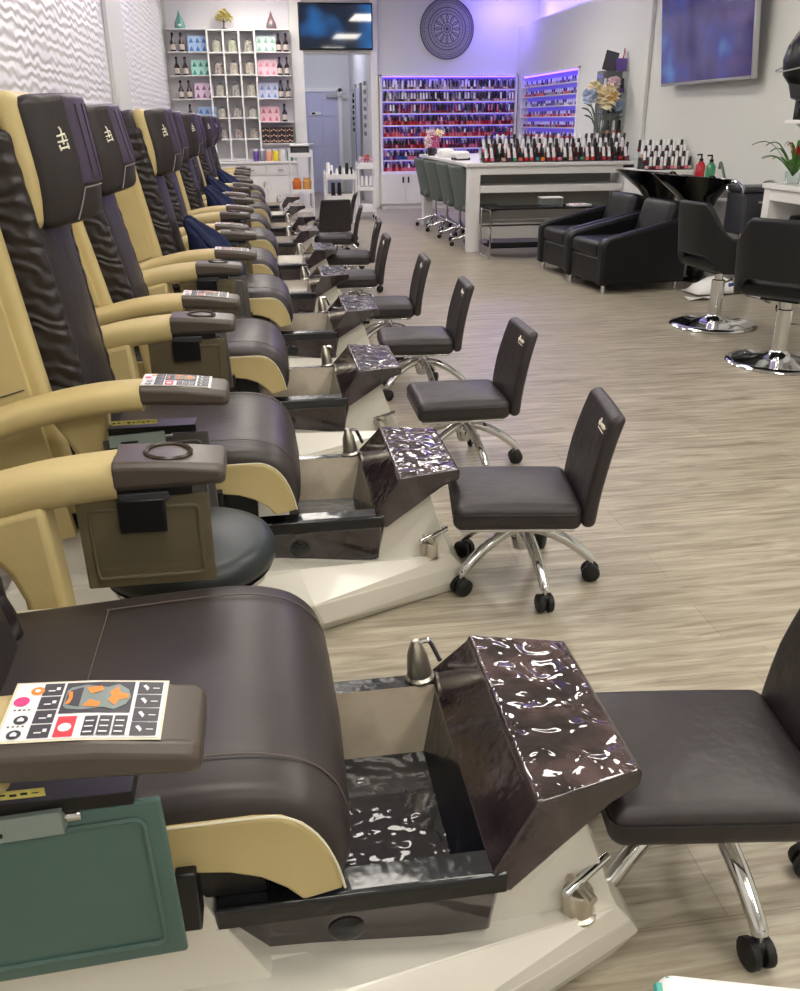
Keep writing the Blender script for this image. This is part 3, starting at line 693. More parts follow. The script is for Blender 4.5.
# nail desk: white bar with thick legs, rail and shelf; front end faces the camera
DX0, DX1, DY0, DY1 = 2.40, 4.40, 10.45, 13.6
M['desk'] = mat('white_desk_lacquer', '#e3e2de', .35)
R = thing('nail_desk', 'long white nail desk with thick legs and open shelf, polish racks on top', 'desk', (0, 0, 0))
MB().add(span(DX0-.03, DX1+.03, DY0-.03, DY1, .955, .995), 'desk').build('desktop', R, bevel=.006)
MB().add(span(DX0+.13, DX1, DY0, DY0+.05, .865, .955), 'desk').build('apron', R, bevel=.004)
for (x, y) in ((DX0, DY0), (DX1-.14, DY0), (DX0, DY1-.18), (DX1-.14, DY1-.18)):
    MB().add(span(x, x+.14, y, y+.14, 0, .955), 'desk').build('leg', R, bevel=.006)
MB().add(span(DX0+.13, DX1-.14, DY0+.01, DY0+.40, .665, .745), 'desk').build('shelf', R, bevel=.004)
MB().add(span(DX0+.10, DX1-.12, DY0+.42, DY0+.45, .1, .955), 'greyboard').build('back_panel', R)
MB().add(span(DX0+.13, DX1-.14, DY0+.38, DY0+.42, .10, .28), 'desk').build('lower_rail', R, bevel=.004)
MB().add(span(DX0+.1, DX0+.13, DY0+.5, DY1-.2, .72, .955), 'desk').build('side_apron', R)

# tiered rack with four rows of 24 bottles across the desk end
rk = MB()
for t in range(4): rk.add(span(2.58, 4.36, 10.47+.058*t, 10.528+.058*t, .9955, 1.005+.048*t), 'acrylic')
tag(rk.build('tiered_rack'), 'clear four-step rack of polish bottles along front end of nail desk', 'rack')
frontcols = ['red', 'green', 'orange', 'nude', 'red', 'pink', 'coral', 'dark red', 'plum', 'teal', 'black', 'red']
n_rack = 0
for t in range(4):
    for i in range(26):
        cw = 'capw' if ((i+t*2+(i//7)) % 4) < 2 else 'black'
        cc = frontcols[(i*5+t*3) % 12] if i < 20 else ['red', 'dark red', 'black'][(i+t) % 3]
        polish((2.62+i*.0675+.012*(t % 2), 10.50+.058*t, 1.0088+.048*t), cc, cw,
               f'{cc} polish bottle, {"white" if cw == "capw" else "black"} cap, {nth(i+1)} from left, {["front","second","third","back"][t]} step, desk rack', 'polish bottles on the desk rack', scale=1.55).rotation_euler = (0, .13*(1 if t % 2 else -1), 0)
# second display by the wash basins
R = thing('display_stand', 'low white stand behind the shampoo basins holding stepped polish bottles', 'stand', (0, 0, 0))
MB().add(span(4.06, 4.60, 9.32, 9.95, .87, .945), 'desk').build('top', R, bevel=.006)
MB().add(span(4.08, 4.60, 9.34, 9.93, 0, .87), 'desk').build('cabinet', R, bevel=.004)
r2 = MB()
for t in range(4): r2.add(span(4.07, 4.59, 9.34+.08*t, 9.42+.08*t, .9455, .955+.055*t), 'acrylic')
tag(r2.build('tiered_rack'), 'clear four-step rack of polish bottles on stand beside shampoo basins', 'rack')
for t in range(4):
    for i in range(13):
        cw = 'black' if (i+t) % 3 == 0 else 'capw'; cc = ['nude', 'plum', 'dark red', 'pink'][(i+2*t) % 4]
        polish((4.09+i*.0402, 9.38+.08*t, .9555+.055*t), cc, cw, f'{cc} polish bottle, {"white" if cw == "capw" else "black"} cap, {nth(i+1)} from left, {["front","second","third","back"][t]} step, basin rack', 'polish bottles on the basin-side rack', scale=1.3)

# back wall polish shelf
M['shelfback'] = mat('violet_lit_back', '#a79ccf', .5, emit=('#6a50e0', .22))  # violet light on the panel is put into its colour and emission
M['led'] = mat('violet_led', '#7a60ff', .4, emit=('#6a48ff', 7))
M['row_glow'] = mat('added_violet_glow', '#8a70ff', .4, emit=('#8a60ff', 2.2))
M['shelfback2'] = mat('blue_violet_lit_back', '#8f84d8', .5, emit=('#5a48e8', .45))  # panel is no lamp: blue-violet light painted in as colour and emission
SX0, SX1, SZ0, SZ1, SYF = 2.165, 4.60, .60, 2.18, 16.36
R = thing('polish_shelf', 'white wall shelf with eight lit rows of nail polish on back wall', 'shelf', (0, 0, 0))
MB().add(span(SX0, SX1, YB-.012, YB-.002, SZ0, SZ1), 'shelfback').build('back_panel', R)
f = MB()
for (a, b, z0, z1) in ((SX0, SX0+.035, SZ0, SZ1), (SX1-.035, SX1, SZ0, SZ1), (SX0, SX1, SZ1-.03, SZ1)): f.add(span(a, b, SYF, YB-.002, z0, z1), 'white')
f.build('frame', R, bevel=.003)
MB().add(span(SX0+.05, SX1-.05, SYF+.01, SYF+.03, SZ1-.045, SZ1-.032), 'led').build('led_strip', R)
rowz = [SZ0+.02+i*.190 for i in range(8)]           # bottom to top
for z in rowz: MB().add(span(SX0+.036, SX1-.036, SYF-.0, YB-.013, z-.02, z), 'white').add(span(SX0+.05, SX1-.05, SYF+.06, SYF+.07, z-.024, z-.0201), 'row_glow').build('shelf_board', R)  # thin glowing strips added under the boards to brighten the rows violet
rowcol = [['pink', 'red', 'violet', 'pink'], ['plum', 'violet', 'blue', 'pink'], ['plum', 'dark red', 'pink', 'red'], ['pink', 'violet', 'coral', 'red'], ['red', 'coral', 'dark red', 'pink'], ['red', 'plum', 'dark red', 'grey'], ['black', 'plum', 'grey', 'nude'], ['white', 'nude', 'grey', 'plum']]
def wallpos(i, z): return (SX0+.075+i*(SX1-SX0-.15)/43, SYF+.03, z+.0005)
rng = random.Random(3)
rest = MB()
rown = ['lowest', 'second-lowest', 'third-lowest', 'fourth-lowest', 'fifth-lowest', 'third-highest', 'second-highest', 'top']
def add_small(mb, x, y, z, colr, capm, s, face=None):
    r = .0165*s; h = .042*s
    mb.add(lathe([(.001, 0), (r, 0), (r, h*.75), (r*.55, h), (.001, h)], 6, (x, y, z)), 'lac_'+colr)
    mb.add(lathe([(.001, h), (r*.75, h), (r*.6, h*2.05), (.001, h*2.05)], 5, (x, y, z)), capm)
for k, z in enumerate(rowz):
    for i in range(44):
        cc = rng.choice(rowcol[k]); cw = rng.choice(['black', 'lac_plum', 'lac_violet', 'lac_pink', 'black', 'capw']) if k < 6 else rng.choice(['capw', 'capw', 'black', 'lac_grey'])
        x, y, zz = wallpos(i, z)
        if k in (5, 6, 7):
            polish((x, y, zz), cc, cw, f'{cc} polish bottle, {nth(i+1)} from left on the {rown[k]} row, back wall shelf', 'polish bottles on the upper rows of the back wall shelf', scale=1.45)
        else: add_small(rest, x, y, zz, cc, cw, 1.45)
        add_small(rest, x+.026, y+.06, zz+.001, rng.choice(rowcol[k]), rng.choice(['capw', 'black', 'lac_plum', 'lac_violet', 'lac_grey']), 1.85)
tag(rest.build('polish_bottles', angle=50), 'lower and rear rows of polish bottles on back wall shelf', 'nail polish', None, 'stuff')
# cabinet under it
R = thing('base_cabinet', 'white two-door cabinet with black pulls below back wall polish shelf', 'cabinet', (0, 0, 0))
MB().add(span(SX0-.02, SX1, SYF-.20, YB-.002, .07, .595), 'white').build('carcass', R, bevel=.004)
MB().add(span(SX0, SX1, SYF-.17, YB-.005, 0, .07), 'white').build('plinth', R)
for i in range(6):
    x0 = SX0+.0+i*.405
    dd = MB().add(span(x0+.008, x0+.395, SYF-.218, SYF-.201, .09, .58), 'white').add(span(x0+.06, x0+.345, SYF-.222, SYF-.218, .14, .53), 'white').build('door', R, bevel=.003)
    xh = x0+.355 if i % 2 == 0 else x0+.045
    MB().add(span(xh-.014, xh+.014, SYF-.236, SYF-.222, .44, .54), 'black').build('handle', dd, bevel=.003)
# side polish shelf recessed into the right wall
R = thing('polish_shelf', 'violet-lit recessed polish shelf on the right wall with six rows', 'shelf', (0, 0, 0))
MB().add(span(XR+.115, XR+.128, 13.21, 16.14, 1.165, 2.145), 'shelfback2').build('back_panel', R)
f = MB()
for (a, b, z0, z1) in ((13.205, 13.24, 1.165, 2.145), (16.11, 16.145, 1.165, 2.145), (13.205, 16.145, 2.12, 2.147), (13.205, 16.145, 1.163, 1.18)): f.add(span(XR-.02, XR+.115, a, b, z0, z1), 'white')
f.build('frame', R)
MB().add(span(XR+.0, XR+.02, 13.3, 16.05, 2.10, 2.118), 'led').build('led_strip', R)
rs = MB()
for k in range(6):
    z = 1.182+.155*k
    MB().add(span(XR-.01, XR+.113, 13.241, 16.109, z-.014, z), 'white').build('shelf_board', R)
    for i in range(30):
        add_small(rs, XR+.035, 13.3+i*.095, z+.001, rng.choice([['pink', 'coral', 'red'], ['plum', 'red', 'grey'], ['nude', 'red', 'pink'], ['grey', 'white', 'violet'], ['plum', 'coral', 'grey'], ['grey', 'plum', 'nude']][k]), 'capw' if rng.random() < .5 else 'black', .95)
tag(rs.build('polish_bottles', angle=50), 'six rows of polish bottles in the recessed right wall shelf', 'nail polish', None, 'stuff')

# grey-green nail chairs along the left side of the desk
def make_nail_chair():
    R = thing('nail_chair', '', 'chair')
    MB().add(rbox((.02, 0, .47), (.44, .46, .09), .035, 3, 3), 'sage').build('seat', R, angle=70)
    def wrap(x, y, z): return (x + .9*y*y - .10*(z/.22)*.5, y, z)
    MB().add(rbox((-.24, 0, .70), (.055, .54, .50), .026, 3, 8, wrap), 'sage').build('backrest', R, angle=70)
    star_base(R, .27, .43, .13, a0=.35, thick=.015)
    return R
nc = make_nail_chair(); NC = tree(nc)
for i, y in enumerate((10.98, 11.75, 12.55, 13.35)):
    r = nc if i == 0 else dup_tree(NC)
    r.location = (2.60 - .01*i, y, 0); r.rotation_euler = (0, 0, (.10, -.04, .06, 0)[i])
    r['label'] = 'grey-green upholstered nail chair on chrome casters, ' + ['nearest of the row', 'second in the row', 'third in the row', 'farthest of the row'][i] + ' at white desk'
    r['group'] = 'chairs along the nail desk'

# little things on the nail desk
def flower_ball(mb, c, r, m, n=26, seed=1):
    g = random.Random(seed)
    for i in range(n):
        ph = math.acos(1-2*(i+.5)/n); th = i*2.399
        dv = Vector((math.sin(ph)*math.cos(th), math.sin(ph)*math.sin(th), math.cos(ph)))
        a, b = frame_of(dv); c0 = Vector(c)+dv*r*.25; L = r*(.75+.3*g.random()); w_ = r*.42
        tip = Vector(c)+dv*L
        V = [tuple(c0), tuple(c0.lerp(tip, .6)+a*w_+dv*.01), tuple(tip+b*r*.12), tuple(c0.lerp(tip, .6)-a*w_+dv*.01), tuple(c0.lerp(tip, .6)+b*w_*.5)]
        mb.add((V, [(0, 1, 4), (1, 2, 4), (2, 3, 4), (3, 0, 4)]), m)
M['petal_y'] = mat('pale_yellow_petals', '#f8ecc4', .6); M['petal_o'] = mat('golden_centre_petals', '#f2cf84', .6); M['petal_b'] = mat('pale_blue_petals', '#b9c8dd', .6); M['petal_p'] = mat('pale_pink_petals', '#ead0d6', .6)
M['stem'] = mat('grey_green_stem', '#5a685c', .6); M['leaf'] = mat('leaf_green', '#3c6a2f', .5, vary=(14, '#5d8a3a', 1))
R = thing('flower_vase', 'tall glass vase of silk flowers with large yellow bloom on nail desk', 'vase', (4.22, 11.2, .996))
MB().add(lathe([(.001, 0), (.055, 0), (.058, .01), (.05, .15), (.06, .36), (.056, .36), (.046, .15), (.05, .015), (.001, .012)], 20), 'glass').build('vase', R)
fl = [((.06, -.03, .70), .17, 'petal_y'), ((.085, -.10, .70), .085, 'petal_o'), ((-.17, -.02, .70), .11, 'petal_b'), ((-.07, .08, .80), .11, 'petal_y'), ((.16, .06, .86), .10, 'petal_p'), ((.22, 0, .60), .08, 'petal_b')]
sm = MB()
for i, (c, r_, m_) in enumerate(fl):
    b_ = MB(); flower_ball(b_, c, r_, m_, 30, i); b_.build('bloom', R, smooth=False)
    if m_ != 'petal_o': sm.add(tube(arc_pts([(c[0]*.1, c[1]*.1, .03), (c[0]*.3, c[1]*.3, .35), c], 4), .006, 5), 'stem')
for (x, z) in ((-.26, .58), (-.22, .50), (.28, .48), (.24, .72), (-.2, .62)):
    sm.add(tube(arc_pts([(0, 0, .2), (x*.5, 0, z*.9), (x, -.02, z)], 3), [.004, .004, .006, .008, .012, .010, .003], 5), 'stem')
sm.build('stems', R)
R = thing('acrylic_stand', 'tall clear acrylic tower stand of small bottles behind flower vase', 'stand', (4.46, 11.5, .996))
st = MB()
for z in (.01, .28, .52, .76, 1.0): st.add(span(-.17, .17, -.11, .11, z-.008, z), 'acrylic')
for x in (-.17, .164): st.add(span(x, x+.006, -.11, .11, 0, 1.0), 'acrylic')
st.add(span(-.17, .17, .105, .11, 0, 1.0), 'greyboard')
st.build('tower', R)
for k, (z, cols_) in enumerate(((.0105, ('nude', 'black', 'white', 'black')), (.281, ('coral', 'nude', 'nude', 'dark red')), (.521, ('grey', 'plum', 'teal', 'grey')), (.761, ('teal', 'grey', 'blue', 'violet')))):
    for i, cc in enumerate(cols_):
        polish((4.35+i*.075, 11.47, .996+z), cc, 'capw' if (i+k) % 2 else 'black', f'{cc} bottle, {nth(i+1)} from left on the {["bottom","second","third","fourth"][k]} tier of acrylic tower', 'bottles in the acrylic tower', scale=1.7)
M['screen'] = mat('dark_tablet_screen', '#4c4a50', .3)
R = thing('tablet', 'dark grey tablet leaning on top of the acrylic tower stand', 'tablet', (4.37, 11.46, 1.998), 0)
MB().add(rbox((0, 0, .11), (.17, .012, .22), .005, 2, 1), 'black', Matrix.Rotation(.22, 4, 'Y')).add(box((0, -.0065, .11), (.15, .002, .2)), 'screen', Matrix.Rotation(.22, 4, 'Y')).build('body', R)
R = thing('card_box', 'purple card box with red sticks on top of acrylic tower', 'box', (4.53, 11.48, 1.997))
MB().add(span(-.07, .07, -.04, .04, 0, .14), 'lac_violet').build('carton', R, bevel=.003)
MB().add(cyl((.03, 0, .14), (.045, 0, .25), .013, .010, 8), 'lac_red').add(cyl((.06, .01, .14), (.08, .01, .22), .012, .008, 8), 'capw').build('sticks', R)
# manicure clutter near the left edge of the desk
def add_named(name, label, cat, mb, group=None, loc=None, rz=0, bevel=0):
    o = mb.build(name, None, bevel=bevel); o.rotation_euler = (0, 0, rz)
    if loc: o.location = loc
    return tag(o, label, cat, group)
for i, (x, y, m_, lb) in enumerate(((2.48, 11.3, 'dgrey', 'black and white nail lamp at near left corner of nail desk'), (2.5, 12.3, 'white', 'white nail lamp on nail desk behind the nearest lamp'))):
    R = thing('nail_lamp', lb, 'lamp', (x, y, .996), .1)
    MB().add(rbox((0, 0, .055), (.20, .22, .10), .04, 3, 3), 'white').build('housing', R)
    MB().add(rbox((0, -.02, .018), (.205, .16, .034), .012, 2, 1), m_).build('tray', R)
R = thing('flower_bouquet', 'small pink and white bouquet in pot on nail desk above grey chairs', 'flowers', (2.42, 12.9, .996))
MB().add(lathe([(.001, 0), (.05, 0), (.065, .1), (.06, .1), (.001, .09)], 14), 'lac_black').build('pot', R)
for i, (c, r_, m_) in enumerate((((-.05, 0, .17), .08, 'petal_p'), ((.05, 0, .20), .09, 'lac_pink'), ((0, .03, .27), .09, 'petal_p'), ((.11, 0, .29), .07, 'petal_y'))):
    b_ = MB(); flower_ball(b_, c, r_, m_, 22, 40+i); b_.build('bloom', R, smooth=False)

# glass and chrome tray tables before the desk
def tray_table(loc, w_, d_, h_, label):
    R = thing('tray_table', label, 'table', loc)
    fr_ = MB()
    for sx in (-1, 1):
        x = sx*w_/2
        fr_.add(tube([(x, -d_/2, .01), (x, -d_/2, h_), (x, d_/2, h_), (x, d_/2, .01)], .011, 8), 'chrome').add(tube([(x, -d_/2, .012), (x, d_/2, .012)], .011, 8), 'chrome')
    fr_.add(tube([(-w_/2, d_/2, h_*.62), (w_/2, d_/2, h_*.62)], .009, 8), 'chrome').add(tube([(-w_/2, -d_/2, h_-.09), (w_/2, -d_/2, h_-.09)], .008, 8), 'chrome')
    fr_.build('frame', R)
    MB().add(span(-w_/2, w_/2, -d_/2, d_/2, h_+.012, h_+.024), 'blackglass').build('tabletop', R, bevel=.003)
    MB().add(span(-w_/2+.02, w_/2-.02, -d_/2+.02, d_/2-.02, .12, .13), 'blackglass').build('lower_shelf', R)
tray_table((3.14, 10.02, 0), 1.26, .44, .52, 'low chrome table with black glass top in front of white nail desk')
add_named('plastic_box', 'clear plastic box with lid standing on low chrome table', 'box', MB().add(span(-.12, .12, -.08, .08, 0, .09), 'acrylic').add(span(-.125, .125, -.085, .085, .09, .10), 'capw'), None, (3.25, 10.0, .5455))
add_named('paper_pad', 'pink and white paper pad lying on low chrome table beside plastic box', 'paper', MB().add(span(-.12, .12, -.08, .08, 0, .02), 'capw').add(span(-.10, .02, -.06, .06, .02, .024), 'petal_p'), None, (3.58, 9.98, .5455), .2)

# ------------------------------------------------------------------ shampoo chairs and basins
def make_shampoo_chair():
    R = thing('shampoo_chair', '', 'armchair')
    W = .76
    prof = [(-.44, .07), (-.44, .40), (-.425, .455), (-.38, .485), (.25, .615), (.36, .63), (.41, .60), (.42, .07)]
    for s in (-1, 1):
        MB().add(prism(prof, 'y', s*(W/2-.11), s*W/2), 'blackleather').build('arm', R, bevel=.03, seg=3, angle=50)
        for x in (-.38, .36): one('foot', cyl((x, s*(W/2-.06), 0), (x, s*(W/2-.06), .075), .018, .022, 12), 'chrome', R)
    MB().add(rbox((-.03, 0, .37), (.80, W-.225, .15), .05, 3, 3), 'blackleather').build('seat', R, angle=60)
    MB().add(span(-.42, .36, -(W/2-.113), W/2-.113, .08, .31), 'blackleather').build('front_panel', R, bevel=.02, seg=2)
    MB().add(rbox((.27, 0, .565), (.17, W-.23, .42), .06, 3, 4), 'blackleather', Matrix.Translation((.27, 0, .4)) @ Matrix.Rotation(.30, 4, 'Y') @ Matrix.Translation((-.27, 0, -.4))).build('backrest', R, angle=60)
    return R
M['blackleather'].node_tree.nodes['Principled BSDF'].inputs['Roughness'].default_value = .42
s1 = make_shampoo_chair(); T1 = tree(s1)
for i, (x, y, rz) in enumerate(((3.40, 7.96, .13), (3.38, 8.80, .10))):
    r = s1 if i == 0 else dup_tree(T1); r.location = (x-.06, y, 0); r.rotation_euler = (0, 0, rz)
    r['label'] = ['black leather shampoo armchair nearer the camera, whole left side in view', 'black leather shampoo armchair behind the nearer one, beside white desk'][i]; r['group'] = 'shampoo armchairs'
def make_basin():
    R = thing('shampoo_basin', '', 'basin')
    b = MB()
    def lp(x0, x1, w_, z0, z1): 
        out = []
        for i in range(24):
            t = 2*PI*i/24; c_, s_ = math.cos(t), math.sin(t)
            e = .7
            x = (x0+x1)/2+(x1-x0)/2*math.copysign(abs(c_)**e, c_); y = w_*math.copysign(abs(s_)**e, s_)
            out.append((x, y, z0+(z1-z0)*((x-x0)/(x1-x0))))
        return out
    b.add(loft([lp(.02, .16, .08, .50, .50), lp(-.04, .15, .10, .62, .62), lp(-.18, .20, .17, .79, .76), lp(-.38, .30, .30, .955, .90), lp(-.42, .31, .32, .985, .925), lp(-.40, .29, .30, .985, .925), lp(-.20, .22, .19, .84, .82), lp(-.02, .12, .08, .75, .75)]), 'blackgloss')
    b.build('bowl', R, angle=50)
    MB().add(lathe([(.001, 0), (.16, 0), (.16, .02), (.09, .05), (.08, .5), (.001, .5)], 20, (.10, 0, 0)), 'blackgloss').build('pedestal', R)
    MB().add(tube(arc_pts([(.22, .05, .86), (.22, .05, .93), (.17, .03, .95), (.13, .02, .93)], 4), .010, 8), 'blackgloss').build('tap', R)
    return R
b1 = make_basin(); TB = tree(b1)
for i, (x, y) in enumerate(((4.04, 8.10), (4.00, 8.86))):
    r = b1 if i == 0 else dup_tree(TB); r.location = (x, y, 0); r.rotation_euler = (0, 0, .1)
    r['label'] = ['glossy black shampoo basin on pedestal, nearer one behind the front armchair', 'glossy black shampoo basin on pedestal, farther one beside nail desk'][i]; r['group'] = 'shampoo basins'
def pump(loc, m_, label):
    R = thing('pump_bottle', label, 'bottle', loc)
    MB().add(lathe([(.001, 0), (.045, 0), (.048, .01), (.048, .12), (.03, .15), (.016, .16), (.001, .16)], 18), m_).build('bottle', R)
    MB().add(lathe([(.001, .16), (.02, .16), (.02, .185), (.008, .19), (.008, .225), (.001, .225)], 12), 'black').add(tube([(0, 0, .225), (-.05, 0, .222)], .009, 6), 'black').build('pump', R)
MB_l = R = thing('wall_ledge', 'narrow white wall ledge behind the shampoo basins holding pump bottles', 'ledge', (0, 0, 0))
MB().add(span(4.38, XR-.002, 8.42, 9.2, .86, .885), 'white').build('board', R, bevel=.004)
for y in (8.5, 9.1): MB().add(prism([(XR-.03, .86), (XR-.03, .70), (XR-.002, .70), (XR-.002, .86)], 'y', y, y+.02), 'white').build('bracket', R)
pump((4.47, 8.92, .8855), 'lac_red', 'red pump bottle with black nozzle on ledge behind basins')
pump((4.47, 8.70, .8855), 'lac_green', 'green pump bottle with black nozzle on ledge behind basins')
R = thing('hand_mirror', 'small folded dark comb and clear bottle leaning by the green pump bottle', 'comb', (4.50, 8.53, .8855))
MB().add(tube(arc_pts([(0, -.09, .0), (0, -.02, .10), (0, .04, .16), (0, .05, .10)], 4), .014, 6), 'stem').build('comb', R)
R.name = 'comb'

# ------------------------------------------------------------------ styling chairs
def make_styling_chair():
    R = thing('styling_chair', '', 'chair')
    MB().add(rbox((.035, 0, .475), (.46, .49, .10), .048, 3, 4), 'salonblack').build('seat', R, angle=70)
    # wrap-around shell: tall at the back, sweeping down to the arms
    V = []; F = []; na, nz = 33, 9
    for i in range(na):
        a = -1.0+2.0*i/(na-1); ang = a*math.radians(118); aa = abs(a)
        rx, ry = .275, .285
        tq = min(1, max(0, (aa-.25)/.33)); top = .905-.235*(tq*tq*(3-2*tq))**.8
        bq = min(1, max(0, (aa-.27)/.25)); bot = .545-.12*bq*bq*(3-2*bq)
        for j in range(nz):
            t = j/(nz-1); z = bot+(top-bot)*t
            rr_ = 1+.10*(t-.3)*(1 if aa < .5 else .5)
            ex = 2.6
            c_, s_ = math.cos(ang), math.sin(ang)
            q_ = (abs(c_)**ex+abs(s_)**ex)**(-1/ex)
            V.append((-rx*c_*q_*rr_, ry*s_*q_*rr_, z))
    for i in range(na-1):
        for j in range(nz-1): F.append((i*nz+j, (i+1)*nz+j, (i+1)*nz+j+1, i*nz+j+1))
    sh = MB().add((V, F), 'salonblack').build('backrest', R, angle=70)
    so = sh.modifiers.new('solid', 'SOLIDIFY'); so.thickness = .055; so.offset = 0
    bv = sh.modifiers.new('bevel', 'BEVEL'); bv.width = .02; bv.segments = 3; bv.limit_method = 'ANGLE'; bv.angle_limit = math.radians(50)
    MB().add(lathe([(.001, 0), (.318, 0), (.322, .008), (.315, .018), (.27, .026), (.16, .036), (.085, .055), (.055, .075), (.05, .085), (.001, .085)], 48), 'chrome').build('base', R, angle=60)
    MB().add(lathe([(.001, .07), (.048, .07), (.048, .34), (.03, .345), (.03, .42), (.001, .42)], 24), 'chrome').add(span(-.12, .12, -.12, .12, .405, .425), 'black').build('hydraulic_column', R)
    MB().add(tube(arc_pts([(.0, .03, .31), (.12, .10, .30), (.22, .15, .31)], 4), .009, 8), 'chrome').build('pump_lever', R)
    # footrest on the front
    MB().add(tube([(.16, -.14, .42), (.36, -.14, .18), (.36, .14, .18), (.16, .14, .42)], .012, 8), 'chrome').build('footrest', R)
    return R
c1 = make_styling_chair(); TC = tree(c1)
for i, (x, y, rz) in enumerate(((3.345, 6.17, .10), (3.22, 5.06, .62))):
    r = c1 if i == 0 else dup_tree(TC); r.location = (x, y, 0); r.rotation_euler = (0, 0, rz)
    r['label'] = ['black salon chair on chrome disc base, the farther one beside shampoo armchair', 'black salon chair on chrome disc base, nearer one at right image edge'][i]; r['group'] = 'styling chairs'

# ------------------------------------------------------------------ styling station, trolley, bin, floor bits, right wall things
R = thing('styling_station', 'white styling console against right wall under the plant', 'console', (0, 0, 0))
MB().add(span(4.19, XR-.002, 5.6, 7.22, .905, .945), 'desk').build('top', R, bevel=.005)
MB().add(span(4.21, 4.25, 5.6, 7.20, .815, .905), 'desk').build('apron', R, bevel=.003)
MB().add(span(4.205, XR-.005, 7.10, 7.20, 0, .905), 'desk').build('side_panel', R, bevel=.004)
MB().add(span(4.205, XR-.005, 5.6, 5.68, 0, .905), 'desk').build('side_panel', R, bevel=.004)
MB().add(span(4.22, XR-.005, 5.68, 7.10, .60, .63), 'desk').build('shelf', R, bevel=.003)
MB().add(span(4.55, 4.58, 5.68, 7.10, .10, .90), 'greyboard').build('back_panel', R)
add_named('hair_dryer', 'small black hair dryer lying on open shelf of styling console', 'hair dryer', MB().add(cyl((-.08, 0, .045), (.08, 0, .045), .04, .045, 14), 'black').add(cyl((.03, 0, .045), (.05, -.12, .03), .02, .018, 10), 'black'), None, (4.36, 6.85, .6305))
R = thing('potted_bromeliad', 'bromeliad plant with red flower in glass pot on styling console', 'plant', (4.32, 7.0, .946))
MB().add(lathe([(.001, 0), (.05, 0), (.058, .01), (.06, .10), (.054, .10), (.05, .015), (.001, .012)], 18), 'glass').build('pot', R)
lv = MB(); g = random.Random(5)
def leaf(mb, a, L, up, w_, m_, z0=.06):
    pts = []
    for i in range(8):
        t = i/7; rr_ = L*t; z = z0+up*math.sin(min(t*2.0, PI*.62)) - .04*max(0, t-.6)
        pts.append((rr_*math.cos(a), rr_*math.sin(a), z))
    V = []; F = []; nx, ny = -math.sin(a), math.cos(a)
    for i, p in enumerate(pts):
        t = i/7; ww = w_*(.6+.8*t)*(1-t**3)+.001
        V += [(p[0]+nx*ww, p[1]+ny*ww, p[2]+.006), p, (p[0]-nx*ww, p[1]-ny*ww, p[2]+.006)]
    for i in range(7):
        for k in range(2): F.append((i*3+k, i*3+k+1, (i+1)*3+k+1, (i+1)*3+k))
    mb.add((V, F), m_)
for i in range(16): leaf(lv, i*2.4+.3, (.22+.16*g.random())*(.68 if math.cos(i*2.4+.3) > .2 else 1), .12+.16*g.random(), .017, 'leaf')
for i in range(8): leaf(lv, i*.9, .10, .24+.04*g.random(), .014, 'leaf')
lv.build('leaves', R, angle=80)
fb = MB()
for i in range(10): leaf(fb, i*.7+.2, .075+.03*g.random(), .13+.10*g.random(), .014, 'lac_coral' if i % 2 else 'lac_red', .12)
fb.build('flower', R, angle=80)
for (dx, dy, m_, h_, lb) in ((4.35, 6.74, 'black', .10, 'small black jar on the styling console right of the plant pot'), (4.35, 6.60, 'greyplastic', .09, 'small grey jar on the styling console at right image edge')):
    R = thing('jar', lb, 'jar', (dx, dy, .946))
    MB().add(lathe([(.001, 0), (.045, 0), (.048, .008), (.048, h_), (.001, h_)], 18), m_).build('body', R); MB().add(lathe([(.001, h_), (.05, h_), (.05, h_+.018), (.001, h_+.022)], 18), 'dgrey').build('lid', R)
R = thing('salon_trolley', 'dark grey salon trolley with chrome handle between console and basins', 'trolley', (4.39, 7.70, 0), .05)
MB().add(rbox((0, 0, .66), (.34, .30, .36), .03, 2, 2), 'dgrey').build('body', R, angle=50)
MB().add(rbox((0, 0, .865), (.36, .32, .05), .02, 2, 2), 'dgrey').build('top_tray', R, angle=50)
for z in (.52, .70): 
    q_ = MB().add(rbox((-.0, -.158, z+.03), (.31, .015, .15), .006, 2, 2), 'dgrey').build('drawer', R); MB().add(rbox((0, -.17, z+.06), (.08, .012, .02), .005, 2, 1), 'silver').build('pull', q_)
for s in (-1, 1): MB().add(tube(arc_pts([(s*.182, -.13, .84), (s*.182, -.13, .88), (s*.182, 0, .925), (s*.182, .13, .90), (s*.182, .13, .84)], 4), .013, 8), 'chrome').build('handle', R)
for sx in (-1, 1):
    for sy in (-1, 1):
        l = one('leg', cyl((sx*.15, sy*.13, .06), (sx*.15, sy*.13, .50), .012), 'chrome', R); one('caster', cyl((sx*.15-.012, sy*.13, .028), (sx*.15+.012, sy*.13, .028), .028, n=14), 'rubber', l)
R = thing('waste_bin', 'white plastic bin with liner between black basin and grey trolley', 'bin', (4.45, 8.24, 0))
MB().add(lathe([(.001, 0), (.13, 0), (.135, .01), (.155, .70), (.16, .71), (.15, .715), (.14, .70), (.001, .68)], 24), 'white').build('bucket', R); MB().add(lathe([(.15, .63), (.164, .64), (.166, .72), (.155, .73)], 24), 'whitepanel').build('liner', R)
V = []; F = []
for i in range(10):
    for j in range(10):
        u, v = i/9-.5, j/9-.5; V.append((u*.46, v*.26, .10*max(0, 1-(abs(u)*2)**3)*max(0, 1-(abs(v)*2)**3)*(1+.3*math.sin(u*14+v*9))+.012))
for i in range(9):
    for j in range(9): F.append((i*10+j, (i+1)*10+j, (i+1)*10+j+1, i*10+j+1))
R = thing('towel', 'crumpled white towel with blue mark on floor behind farther salon chair', 'towel', (3.98, 7.42, 0), .1)
